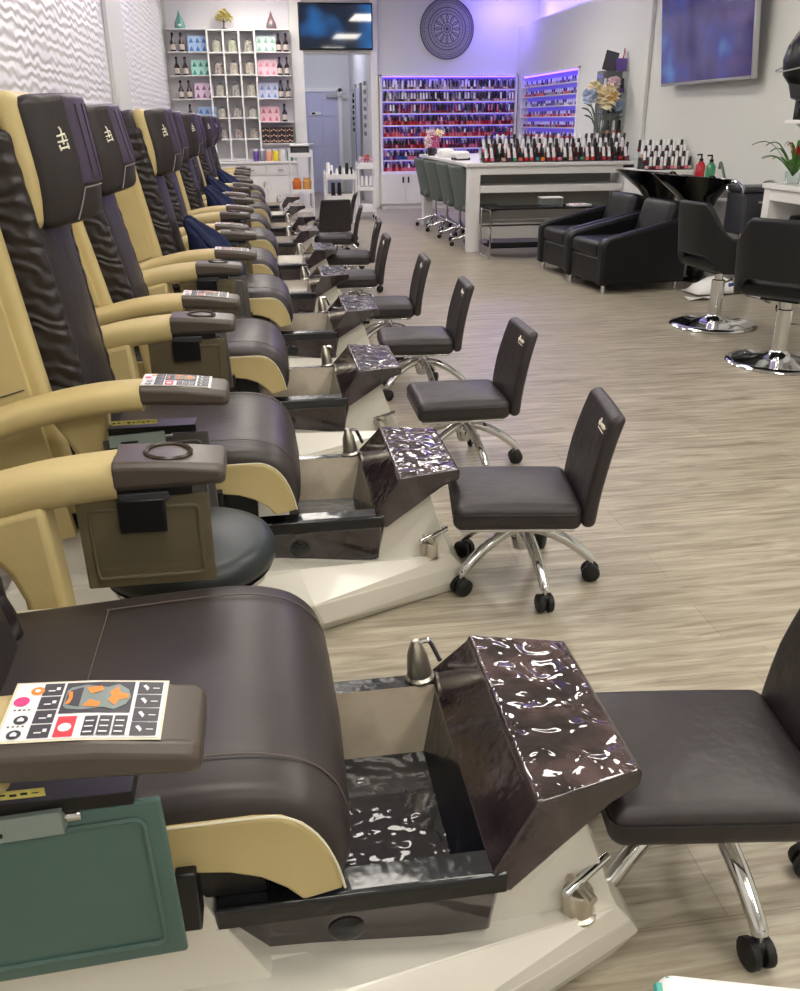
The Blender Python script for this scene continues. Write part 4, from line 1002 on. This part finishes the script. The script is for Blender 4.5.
o = MB().add((V, F), 'white').build('cloth', R, angle=80); so = o.modifiers.new('s', 'SOLIDIFY'); so.thickness = .012; so.offset = 1
MB().add(box((.13, -.10, .075), (.09, .012, .05)), 'lac_blue').build('mark', R)
add_named('paper_sheet', 'crumpled white paper lying on floor before the white towel', 'paper', MB().add(([(-.12, -.05, .003), (.0, -.06, .03), (.13, -.04, .004), (.14, .05, .02), (.0, .06, .004), (-.12, .05, .025), (0, 0, .012)], [(0, 1, 6), (1, 2, 6), (2, 3, 6), (3, 4, 6), (4, 5, 6), (5, 0, 6)]), 'white'), None, (3.72, 7.15, 0))
# television on the right wall, tipped towards the room
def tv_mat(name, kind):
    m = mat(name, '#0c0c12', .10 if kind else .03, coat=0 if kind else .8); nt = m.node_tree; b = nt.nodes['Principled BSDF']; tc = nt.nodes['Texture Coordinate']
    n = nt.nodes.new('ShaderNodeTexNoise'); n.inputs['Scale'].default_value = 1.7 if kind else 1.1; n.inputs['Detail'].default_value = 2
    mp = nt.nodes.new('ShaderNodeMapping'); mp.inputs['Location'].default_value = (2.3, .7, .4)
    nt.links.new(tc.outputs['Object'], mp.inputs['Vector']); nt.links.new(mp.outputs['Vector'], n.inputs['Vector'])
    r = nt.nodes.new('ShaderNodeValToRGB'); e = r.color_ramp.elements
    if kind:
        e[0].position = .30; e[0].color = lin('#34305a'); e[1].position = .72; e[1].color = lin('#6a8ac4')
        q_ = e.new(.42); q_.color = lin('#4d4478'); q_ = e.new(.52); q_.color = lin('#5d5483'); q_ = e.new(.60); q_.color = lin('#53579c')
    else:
        e[0].position = .42; e[0].color = lin('#070d18'); e[1].position = .74; e[1].color = lin('#2f8fe8')  # dark screen: its blue glow is put into the emission colour
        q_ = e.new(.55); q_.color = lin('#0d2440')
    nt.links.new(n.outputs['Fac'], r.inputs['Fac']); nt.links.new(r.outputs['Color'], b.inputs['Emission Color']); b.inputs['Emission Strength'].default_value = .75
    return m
M['tvr'] = tv_mat('violet_picture_screen', 1); M['tvb'] = tv_mat('blue_glow_screen', 0)
R = thing('television', 'large wall television showing violet picture, tilted out from right wall', 'television', (4.50, 9.12, 1.775))
xf = Matrix.Rotation(-.10, 4, 'Y')
MB().add(rbox((0, 0, .56), (.05, 1.96, 1.12), .008, 2, 2), 'silver', xf).build('casing', R)
MB().add(span(-.029, -.0255, -.955, .955, .03, 1.10), 'tvr', xf).build('screen', R, smooth=False)
MB().add(span(.0, .115, -.2, .2, .4, .75), 'black').build('bracket', R)
R = thing('television', 'dark wall television with painted blue glow above the corridor opening', 'television', (1.44, YB, 2.56))
MB().add(rbox((0, -.06, .345), (1.24, .05, .70), .008, 2, 2), 'black').build('casing', R)
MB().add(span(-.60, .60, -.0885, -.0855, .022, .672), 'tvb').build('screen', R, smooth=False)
MB().add(span(-.15, .15, -.034, -.002, .2, .5), 'black').build('bracket', R)
# hood dryer and shelf at the right edge
R = thing('hood_dryer', 'black hooded hair dryer on wall arm at upper right image edge', 'hair dryer', (4.32, 7.08, 1.67))
MB().add(lathe([(.10, .0), (.17, .06), (.205, .16), (.20, .27), (.15, .36), (.06, .40), (.001, .405), (.001, .39), (.05, .385), (.14, .345), (.18, .27), (.185, .16), (.15, .07), (.09, .01)], 28), 'black', Matrix.Rotation(.25, 4, 'Y')).build('hood', R, angle=50)
MB().add(tube([(.21*math.cos(t), .21*math.sin(t), .17+.06*math.cos(t)) for t in [i*2*PI/24 for i in range(24)]], .006, 6, True), 'silver').build('trim_band', R)
MB().add(tube(arc_pts([(0, 0, .42), (.1, 0, .47), (.25, 0, .44), (.298, 0, .44)], 4), .014, 8), 'black').add(tube(arc_pts([(-.17, -.05, .30), (-.1, -.06, .40), (.05, -.05, .46), (.2, 0, .44)], 5), .010, 8), 'chrome').build('arm', R)
MB().add(lathe([(.001, -.10), (.05, -.09), (.10, .0), (.09, .012), (.001, .012)], 20), 'dgrey', Matrix.Rotation(.25, 4, 'Y')).build('lower_rim', R)
R = thing('wall_shelf', 'white wall shelf under the hood dryer with dark tube bottle', 'shelf', (0, 0, 0))
MB().add(span(4.40, XR-.002, 6.2, 7.38, 1.40, 1.43), 'white').build('board', R, bevel=.004)
for y in (6.3, 7.28): MB().add(prism([(4.45, 1.40), (XR-.002, 1.40), (XR-.002, 1.28)], 'y', y, y+.02), 'white').build('bracket', R)
for (y, m_, lb) in ((7.30, 'lac_black', 'tall dark spray can on white wall shelf, leftmost'), (7.16, 'lac_green', 'pale green capped bottle on white wall shelf beside dark can')):
    R = thing('spray_can', lb, 'bottle', (4.46, y, 1.4305))
    MB().add(lathe([(.001, 0), (.032, 0), (.033, .005), (.033, .19), (.02, .21), (.001, .21)], 16), m_).build('can', R); MB().add(lathe([(.001, .21), (.022, .21), (.02, .25), (.001, .252)], 12), 'black' if m_ == 'lac_black' else 'capw').build('cap', R)
M['artp'] = mat('orange_white_print', '#efe3d3', .5, vary=(6, '#e5a06b', 1))
R = thing('framed_picture', 'small orange and cream picture on the right wall behind the plant', 'picture', (XR-.02, 6.75, 1.06))
MB().add(span(-.012, .018, -.22, .22, 0, .26), 'white').build('frame', R, bevel=.003); MB().add(span(-.014, -.0125, -.19, .19, .03, .23), 'artp').build('print', R)

# ------------------------------------------------------------------ lace wall disc
M['lace'] = mat('dark_metal_lace', '#5a5270', .5)
R = thing('wall_mandala', 'round dark openwork lace wall ornament above back polish shelf', 'wall ornament', (3.35, YB-.02, 2.885))
m_ = MB()
def ringt(r, t, n=40): return tube([(r*math.cos(i*2*PI/n), 0, r*math.sin(i*2*PI/n)) for i in range(n)], t, 5, True)
for (r, t) in ((.46, .011), (.43, .005), (.40, .004), (.32, .007), (.275, .005), (.225, .006), (.10, .006), (.06, .005)): m_.add(ringt(r, t), 'lace')
m_.build('rings', R)
sp = MB()
for i in range(60):
    a = 2*PI*i/60; sp.add(tube([(.225*math.cos(a), 0, .225*math.sin(a)), (.43*math.cos(a), 0, .43*math.sin(a))], .0035, 4), 'lace')
for i in range(60):
    a = 2*PI*(i+.5)/60; sp.add(tube([(.32*math.cos(a), 0, .32*math.sin(a)), (.46*math.cos(a), 0, .46*math.sin(a))], .003, 4), 'lace')
sp.build('spokes', R)
pe = MB()
for i in range(12):
    a = 2*PI*i/12
    P_ = [(.10, 0), (.15, .10), (.19, .09), (.225, 0), (.19, -.09), (.15, -.10)]
    pe.add(tube([(r*math.cos(a+d_), 0, r*math.sin(a+d_)) for (r, d_) in P_], .008, 5, True), 'lace')
for i in range(12):
    a = 2*PI*i/12; pe.add(tube([(0, 0, 0), (.10*math.cos(a), 0, .10*math.sin(a))], .004, 4), 'lace')
pe.build('petals', R)

# ------------------------------------------------------------------ bookcase bay on the back wall
BX0, BX1, BZ0, BZ1, BYF = -1.33, .66, .84, 2.83, 16.16
R = thing('base_cabinet', 'white drawer and door cabinet below the bookcase on back wall', 'cabinet', (0, 0, 0))
MB().add(span(BX0, BX1-.0, 15.95, YB-.002, .08, .80), 'white').build('carcass', R); MB().add(span(BX0-.03, BX1, 15.90, YB-.002, .80, .835), 'white').build('countertop', R, bevel=.005); MB().add(span(BX0, BX1, 16.0, YB-.002, 0, .08), 'white').build('plinth', R)
for i in range(4):
    x0 = BX0+.02+i*.485
    dq = MB().add(span(x0, x0+.47, 15.93, 15.95, .62, .785), 'white').add(span(x0+.04, x0+.43, 15.926, 15.93, .65, .755), 'white').build('drawer', R, bevel=.003); one('pull', span(x0+.19, x0+.28, 15.905, 15.926, .69, .71), 'silver', dq)
    dq = MB().add(span(x0, x0+.47, 15.93, 15.95, .10, .60), 'white').add(span(x0+.06, x0+.41, 15.926, 15.93, .16, .54), 'white').build('door', R, bevel=.003); one('pull', span(x0+.42, x0+.435, 15.905, 15.93, .42, .52), 'silver', dq)
R = thing('display_bookcase', 'white display bookcase with cubbies and glass side shelves on back wall', 'bookcase', (0, 0, 0))
C0, C1 = -.68, .08          # centre cubbies
f = MB()
for i in range(4):
    x = C0+(C1-C0)*i/3; f.add(span(x-.014, x+.014, BYF, YB-.003, BZ0, BZ1), 'white')
f.build('divider', R)
CZ = [BZ0+.005+(BZ1-BZ0-.02)*k/6 for k in range(7)]
for z in CZ: MB().add(span(C0-.014, C1+.014, BYF-.001, YB-.003, z, z+.022), 'white').build('cubby_shelf', R)
MB().add(span(BX0, BX1, YB-.006, YB-.002, BZ0, BZ1+.5), mat('bookcase_back', '#e6e3e8', .6)).build('back_panel', R)
LZ = [2.50, 2.15, 1.80, 1.44]
for z in LZ:
    MB().add(span(BX0+.005, C0-.015, BYF+.03, YB-.007, z, z+.012), 'white').build('side_shelf', R); MB().add(span(C1+.015, BX1-.0, BYF+.03, YB-.007, z, z+.012), 'white').build('side_shelf', R)
for (a, b) in ((BX0, C0-.015), (C1+.015, BX1)): MB().add(span(a+.005, b, BYF+.03, YB-.007, BZ1, BZ1+.014), 'white').build('side_shelf', R)
M['plabel'] = mat('pale_bottle_label', '#c9bdb2', .5)
M['wine'] = mat('dark_bottle_glass', '#241619', .15, coat=.4)
def spa_bottle(x, z, label):
    R = thing('spa_bottle', label, 'bottle', (x, 16.30, z), 0, 'dark bottles on the bookcase side shelves')
    MB().add(lathe([(.001, 0), (.042, 0), (.045, .01), (.045, .13), (.018, .19), (.016, .26), (.001, .26)], 12), 'wine').build('bottle', R)
    MB().add(lathe([(.0455, .03), (.0465, .03), (.0465, .11), (.0455, .11)], 12), M['plabel']).build('paper_label', R); MB().add(lathe([(.001, .24), (.02, .24), (.02, .28), (.001, .28)], 10), 'black').build('cap', R)
rn = ['top', 'second', 'third', 'fourth']
for k, z in enumerate(LZ):
    n_ = 2 if k < 3 else 1
    for i in range(n_):
        spa_bottle(-1.24+.05*min(k, 2)*.6+i*.135+(.12 if k == 3 else 0), z+.0125, f'dark spa bottle with pale label, {["left","right"][i] if n_ == 2 else "single"} one on {rn[k]} left shelf')
        spa_bottle(.47+i*.12+(.04 if k == 3 else 0), z+.0125, f'dark spa bottle with pale label, {["left","right"][i] if n_ == 2 else "single"} one on {rn[k]} right shelf')
packL = ['blue', 'teal', 'violet', 'blue']; packR = ['mint', 'pink', 'lilac', 'rose']
PK = {'blue': ('#a9c3e6', '#4c78b8'), 'teal': ('#a8d8cd', '#3f7f77'), 'violet': ('#e0c8de', '#8a5f8c'), 'mint': ('#cfdfda', '#8fb3a4'), 'pink': ('#efc9d2', '#c98196'), 'lilac': ('#c8cde6', '#6f86b4'), 'rose': ('#efc3cd', '#c2707f')}
for k_, (a, b) in PK.items(): M['pk_'+k_] = mat('pack_'+k_, a, .5); M['pk2_'+k_] = mat('pack_print_'+k_, b, .5)
PKM = {}
def pack(x, z, c, label):
    if c not in PKM:
        PKM[c] = (MB().add(span(-.052, .052, -.04, .04, 0, .118), 'pk_'+c).mesh('soap_pack'), MB().add(prism([(-.036, .015), (.036, .015), (.0, .09)], 'y', -.042, -.0405), 'pk2_'+c).mesh('print'))
    o = bpy.data.objects.new('soap_pack', PKM[c][0]); COL.objects.link(o); o.location = (x, 16.33, z); tag(o, label, 'soap pack', 'soap packs on the bookcase side shelves')
    p = bpy.data.objects.new('print', PKM[c][1]); COL.objects.link(p); p.parent = o
for k, z in enumerate(LZ):
    for lay in range(2):
        for i in range(3):
            pack(-.945+.02*k+i*.108*.95, z+.0125+lay*.119, packL[k], f'{packL[k]} soap pack with printed cone, {["left","middle","right"][i]} of {["lower","upper"][lay]} layer, {rn[k]} left shelf')
            pack(.155+i*.108, z+.0125+lay*.119, packR[k], f'{packR[k]} soap pack with printed cone, {["left","middle","right"][i]} of {["lower","upper"][lay]} layer, {rn[k]} right shelf')
# jars in the cubbies
JH = ['#a5ab94', '#a3b08c', '#74716b', '#8c6f70', '#b3a08f', '#a89684', '#a3a38f', '#85838a', '#a9a695', '#a39a90', '#8a8680', '#a5a29d', '#7c7572', '#8b6d70', '#927b78']
JC = [mat('jar_contents_'+str(i), h, .25, coat=.5, vary=(30, '#d0ccc4', 1)) for i, h in enumerate(JH)]
for r_ in range(5):
    for c_ in range(3):
        x = C0+(C1-C0)*(c_+.5)/3; z = CZ[5-r_]+.0225
        R = thing('glass_jar', f'lidded glass jar in bookcase cubby, {["left","middle","right"][c_]} column, {["top","second","third","fourth","fifth"][r_]} row', 'jar', (x+.02, 16.30, z), 0, 'glass jars in the bookcase cubbies')
        h_ = .15 if r_ < 3 else .12
        MB().add(lathe([(.001, 0), (.07, 0), (.075, .01), (.075, h_), (.05, h_+.02), (.001, h_+.02)], 14), JC[r_*3+c_]).build('contents', R)
        MB().add(lathe([(.001, h_+.02), (.055, h_+.02), (.055, h_+.035), (.012, h_+.045), (.015, h_+.06), (.001, h_+.062)], 14), 'acrylic').build('lid', R)
# patterned dark boxes on the lowest right shelf
M['gold'] = mat('gold_dot_card', '#2e211f', .5)
gm = MB().add(span(-.065, .065, -.05, .05, 0, .085), 'gold').mesh('gift_box'); gp = MB()
for (x, z) in ((-.04, .03), (0, .045), (.04, .03)): gp.add(prism([(x-.02, z), (x, z+.016), (x+.02, z), (x, z-.016)], 'y', -.052, -.0505), 'lac_nude')
gpm = gp.mesh('pattern')
MB().add(span(C1+.015, BX1, BYF+.03, YB-.007, 1.10, 1.112), 'white').build('side_shelf', bpy.data.objects['display_bookcase'])
for lay in range(3):
    for i in range(4):
        o = bpy.data.objects.new('gift_box', gm); COL.objects.link(o); o.location = (.17+i*.135, 16.30, 1.1125+lay*.0855)
        tag(o, f'dark brown patterned gift box, {nth(i+1)} from left in {["bottom","middle","top"][lay]} layer, lowest right shelf', 'gift box', 'patterned boxes on the bookcase')
        p = bpy.data.objects.new('pattern', gpm); COL.objects.link(p); p.parent = o
# ornaments on top
def cone(x, m_, m2, label):
    R = thing('cone_vase', label, 'vase', (x, 16.30, BZ1+.0145)); MB().add(lathe([(.001, 0), (.07, 0), (.085, .03), (.075, .09), (.03, .19), (.008, .26), (.001, .262)], 18), m_).build('vase', R, angle=60)
    MB().add(lathe([(.001, .0), (.02, .005), (.025, .03), (.001, .04)], 10, (0, -.085, .03)), m2).build('patch', R)
M['tealg'] = mat('teal_glaze', '#6fa59c', .2, coat=.5); M['copper'] = mat('copper_teal_glaze', '#8a6f72', .2, coat=.5)
cone(-1.10, 'tealg', 'capw', 'teal cone vase on top of bookcase, left end'); cone(.37, 'copper', 'tealg', 'copper and teal cone vase on top of bookcase, right end')
M['goldleaf'] = mat('gold_leaf_foliage', '#c4b455', .6)
R = thing('ornament_tree', 'small golden tree ornament on top of bookcase centre', 'ornament', (-.40, 16.30, CZ[6]+.0225))
MB().add(lathe([(.001, 0), (.05, 0), (.045, .02), (.001, .025)], 12), 'dgrey').add(tube([(0, 0, .02), (.01, 0, .12)], .012, 6), 'cap').build('trunk', R)
b_ = MB()
for i, (x, z) in enumerate(((-.08, .17), (-.04, .22), (.02, .25), (.07, .20), (.10, .16), (0, .17))): flower_ball(b_, (x, 0, z), .07, 'goldleaf', 14, 60+i); b_.add(tube([(.01, 0, .1), (x, 0, z)], .005, 5), 'cap')
b_.build('foliage', R, smooth=False)
# jars on the counter
for i, (x, c_, lb) in enumerate(((-.02, 'violet', 'purple'), (.09, 'grey', 'grey-lilac'), (.20, 'coral', 'peach'), (.31, 'orange', 'yellow'), (.43, 'white', 'white pump'), (.55, 'green', 'green'))):
    R = thing('product_jar', f'{lb} product jar standing on white counter below bookcase', 'jar', (x, 16.02, .8355), 0, 'product jars on the counter')
    mm = {'peach': mat('peach_jar', '#e9a98a', .4), 'yellow': mat('yellow_jar', '#ecd42e', .4)}.get(lb, M['lac_'+c_])
    M['tmp'] = mm
    MB().add(lathe([(.001, 0), (.045, 0), (.05, .01), (.05, .15), (.04, .165), (.001, .165)], 14), mm).build('body', R); MB().add(lathe([(.001, .165), (.042, .165), (.042, .19), (.001, .192)], 14), 'capw').build('lid', R)

# ------------------------------------------------------------------ carts at the far end
def cart(loc, w_, d_, zs, label, wheels=True, mname='white'):
    R = thing('rolling_cart', label, 'cart', loc)
    for sx in (-1, 1):
        for sy in (-1, 1):
            l = one('post', cyl((sx*w_/2, sy*d_/2, .05), (sx*w_/2, sy*d_/2, zs[-1]+.10), .013, n=8), mname, R); one('caster', cyl((sx*w_/2-.01, sy*d_/2, .026), (sx*w_/2+.01, sy*d_/2, .026), .026, n=12), 'rubber', l)
    for z in zs:
        b = MB().add(span(-w_/2, w_/2, -d_/2, d_/2, z, z+.012), mname)
        for (a, b0, c_, d0) in ((-w_/2, w_/2, -d_/2-.006, -d_/2+.006), (-w_/2, w_/2, d_/2-.006, d_/2+.006), (-w_/2-.006, -w_/2+.006, -d_/2, d_/2), (w_/2-.006, w_/2+.006, -d_/2, d_/2)): b.add(span(a, b0, c_, d0, z, z+.06), mname)
        b.build('shelf', R)
    return R
cart((.66, 14.6, 0), .34, .40, (.14, .42, .95), 'white three-shelf cart with black box and orange jars below bookcase')
R = thing('sterilizer', 'black and white towel warmer box on top shelf of white cart', 'appliance', (.65, 14.58, .963))
MB().add(span(-.14, .14, -.15, .15, 0, .14), 'black').build('body', R, bevel=.008); MB().add(span(-.12, .12, -.152, -.15, .02, .12), 'dgrey').build('front_panel', R); MB().add(span(-.145, .145, -.155, .155, .14, .17), 'white').build('lid', R, bevel=.006)
M['amber'] = mat('orange_jar', '#d2702a', .25, coat=.4); M['amber2'] = mat('amber_jar', '#d9a154', .25, coat=.4)
for (x, mm, lb) in ((.545, 'amber', 'orange'), (.70, 'amber2', 'pale amber')):
    R = thing('storage_jar', f'{lb} lidded storage jar on middle shelf of white cart', 'jar', (x+.04, 14.5, .433)); MB().add(lathe([(.001, 0), (.06, 0), (.068, .02), (.068, .16), (.05, .18), (.001, .18)], 16), mm).build('body', R); MB().add(lathe([(.001, .18), (.052, .18), (.05, .21), (.001, .212)], 14), mm).build('lid', R)
cart((1.05, 12.1, 0), .38, .34, (.22, .50, .76), 'white rolling cart crowded with small bottles, right behind the turned stool')
for i, (x, y, cc, cw) in enumerate(((-.15, 0, 'white', 'capw'), (-.10, .08, 'white', 'capw'), (-.04, -.02, 'nude', 'capw'), (.01, .06, 'dark red', 'black'), (.05, -.05, 'red', 'capw'), (.10, .05, 'black', 'black'), (.15, -.02, 'white', 'black'), (-.12, -.09, 'nude', 'black'), (.12, -.10, 'white', 'capw'), (.0, -.11, 'white', 'black'))):
    polish((1.05+x, 12.1+y, .7725), cc, cw, f'{cc} small bottle, {nth(i+1)} of ten crowded on top of white rolling cart', 'small bottles on the rolling cart', scale=(2.0, 1.6, 1.2, 1.5, 1.3, 1.9, 1.4, 1.0, 1.1, 1.0)[i])
for (x, cc) in ((-.10, 'black'), (-.02, 'plum')): polish((1.05+x, 12.0, .5125), cc, 'black', f'{cc} bottle on middle shelf of white rolling cart', None, scale=2.2)
cart((1.68, 14.6, 0), .26, .30, (.12, .44, .76), 'slim white rolling cart with pink flowers on top beside polish cabinet')
R = thing('flower_bouquet', 'pink artificial flowers on top of slim white rolling cart', 'flowers', (1.68, 14.58, .7725))
MB().add(rbox((0, 0, .04), (.2, .16, .08), .02, 2, 1), 'white').build('basket', R)
for i, (x, z, mm) in enumerate(((-.07, .12, 'petal_p'), (.02, .15, 'lac_coral'), (.09, .12, 'petal_p'), (0, .10, 'lac_pink'))): b_ = MB(); flower_ball(b_, (x, -.03, z), .06, mm, 16, 80+i); b_.build('bloom', R, smooth=False)
for (x, cc) in ((-.07, 'teal'), (0, 'grey'), (.07, 'blue')): polish((1.68+x, 14.52, .4525), cc, 'capw', f'{cc} bottle on middle shelf of slim white rolling cart', None, scale=2.2)
add_named('folded_towel', 'white folded towel on bottom shelf of slim rolling cart', 'towel', MB().add(rbox((0, 0, .05), (.20, .2, .09), .03, 2, 2), 'white'), None, (1.68, 14.58, .1325))
# corridor wall racks
for (y, z0, z1, lb) in ((17.5, 1.15, 2.1, 'narrow white wall rack of small bottles in corridor near opening'), (19.6, 1.2, 1.95, 'narrow rack of dark items on corridor wall near back door')):
    R = thing('wall_rack', lb, 'rack', (OPX1, y, 0))
    MB().add(span(-.02, -.002, -.12, .12, z0, z1), 'white').build('panel', R)
    b_ = MB()
    for k in range(7):
        z = z0+.05+(z1-z0-.1)*k/6
        b_.add(span(-.05, -.02, -.10, .10, z, z+.07), 'lac_black' if y > 18 else 'lac_grey')
    b_.build('items', R)
#PARTBEND
# ------------------------------------------------------------------ camera
def camera():
    f, H = 870, 1.45
    cam = bpy.data.cameras.new('camera'); o = bpy.data.objects.new('camera', cam); COL.objects.link(o)
    cam.sensor_fit = 'VERTICAL'; cam.sensor_height = 24; cam.lens = f/991*24
    a, p, r = math.radians(8.51), math.radians(23.304), math.radians(-.5)
    F = Vector((math.sin(a)*math.cos(p), math.cos(a)*math.cos(p), -math.sin(p)))
    Rv = Vector((math.cos(a), -math.sin(a), 0)); U = Rv.cross(F)
    R2 = Rv*math.cos(r)+U*math.sin(r); U2 = U*math.cos(r)-Rv*math.sin(r)
    m = Matrix((R2, U2, -F)).transposed().to_4x4(); m.translation = (0, 0, H)
    o.matrix_world = m; cam.clip_start = .02; sc.camera = o
camera()
def area(name, loc, rot, sx, sy, col, e):
    l = bpy.data.lights.new(name, 'AREA'); l.shape = 'RECTANGLE'; l.size = sx; l.size_y = sy; l.color = col; l.energy = e
    o = bpy.data.objects.new(name, l); COL.objects.link(o); o.location = loc; o.rotation_euler = rot; return o
area('violet_cove_light', (XR+.2, 12.5, 3.0), (0, PI, 0), .1, 7, (.28, .2, 1), 40)
area('violet_wall_light', (4.3, 16.0, 3.44), (0, 0, 0), .7, .2, (.26, .18, 1), 26)
area('violet_row_light', (-.9, 8, 3.44), (0, 0, 0), .3, 9, (.5, .3, 1), 25)
w = bpy.data.worlds.new('room'); w.use_nodes = True; w.node_tree.nodes['Background'].inputs[0].default_value = (.9, .92, 1, 1); w.node_tree.nodes['Background'].inputs[1].default_value = .3
sc.world = w
sc.view_settings.view_transform = 'Standard'; sc.view_settings.look = 'None'; sc.view_settings.exposure = 0
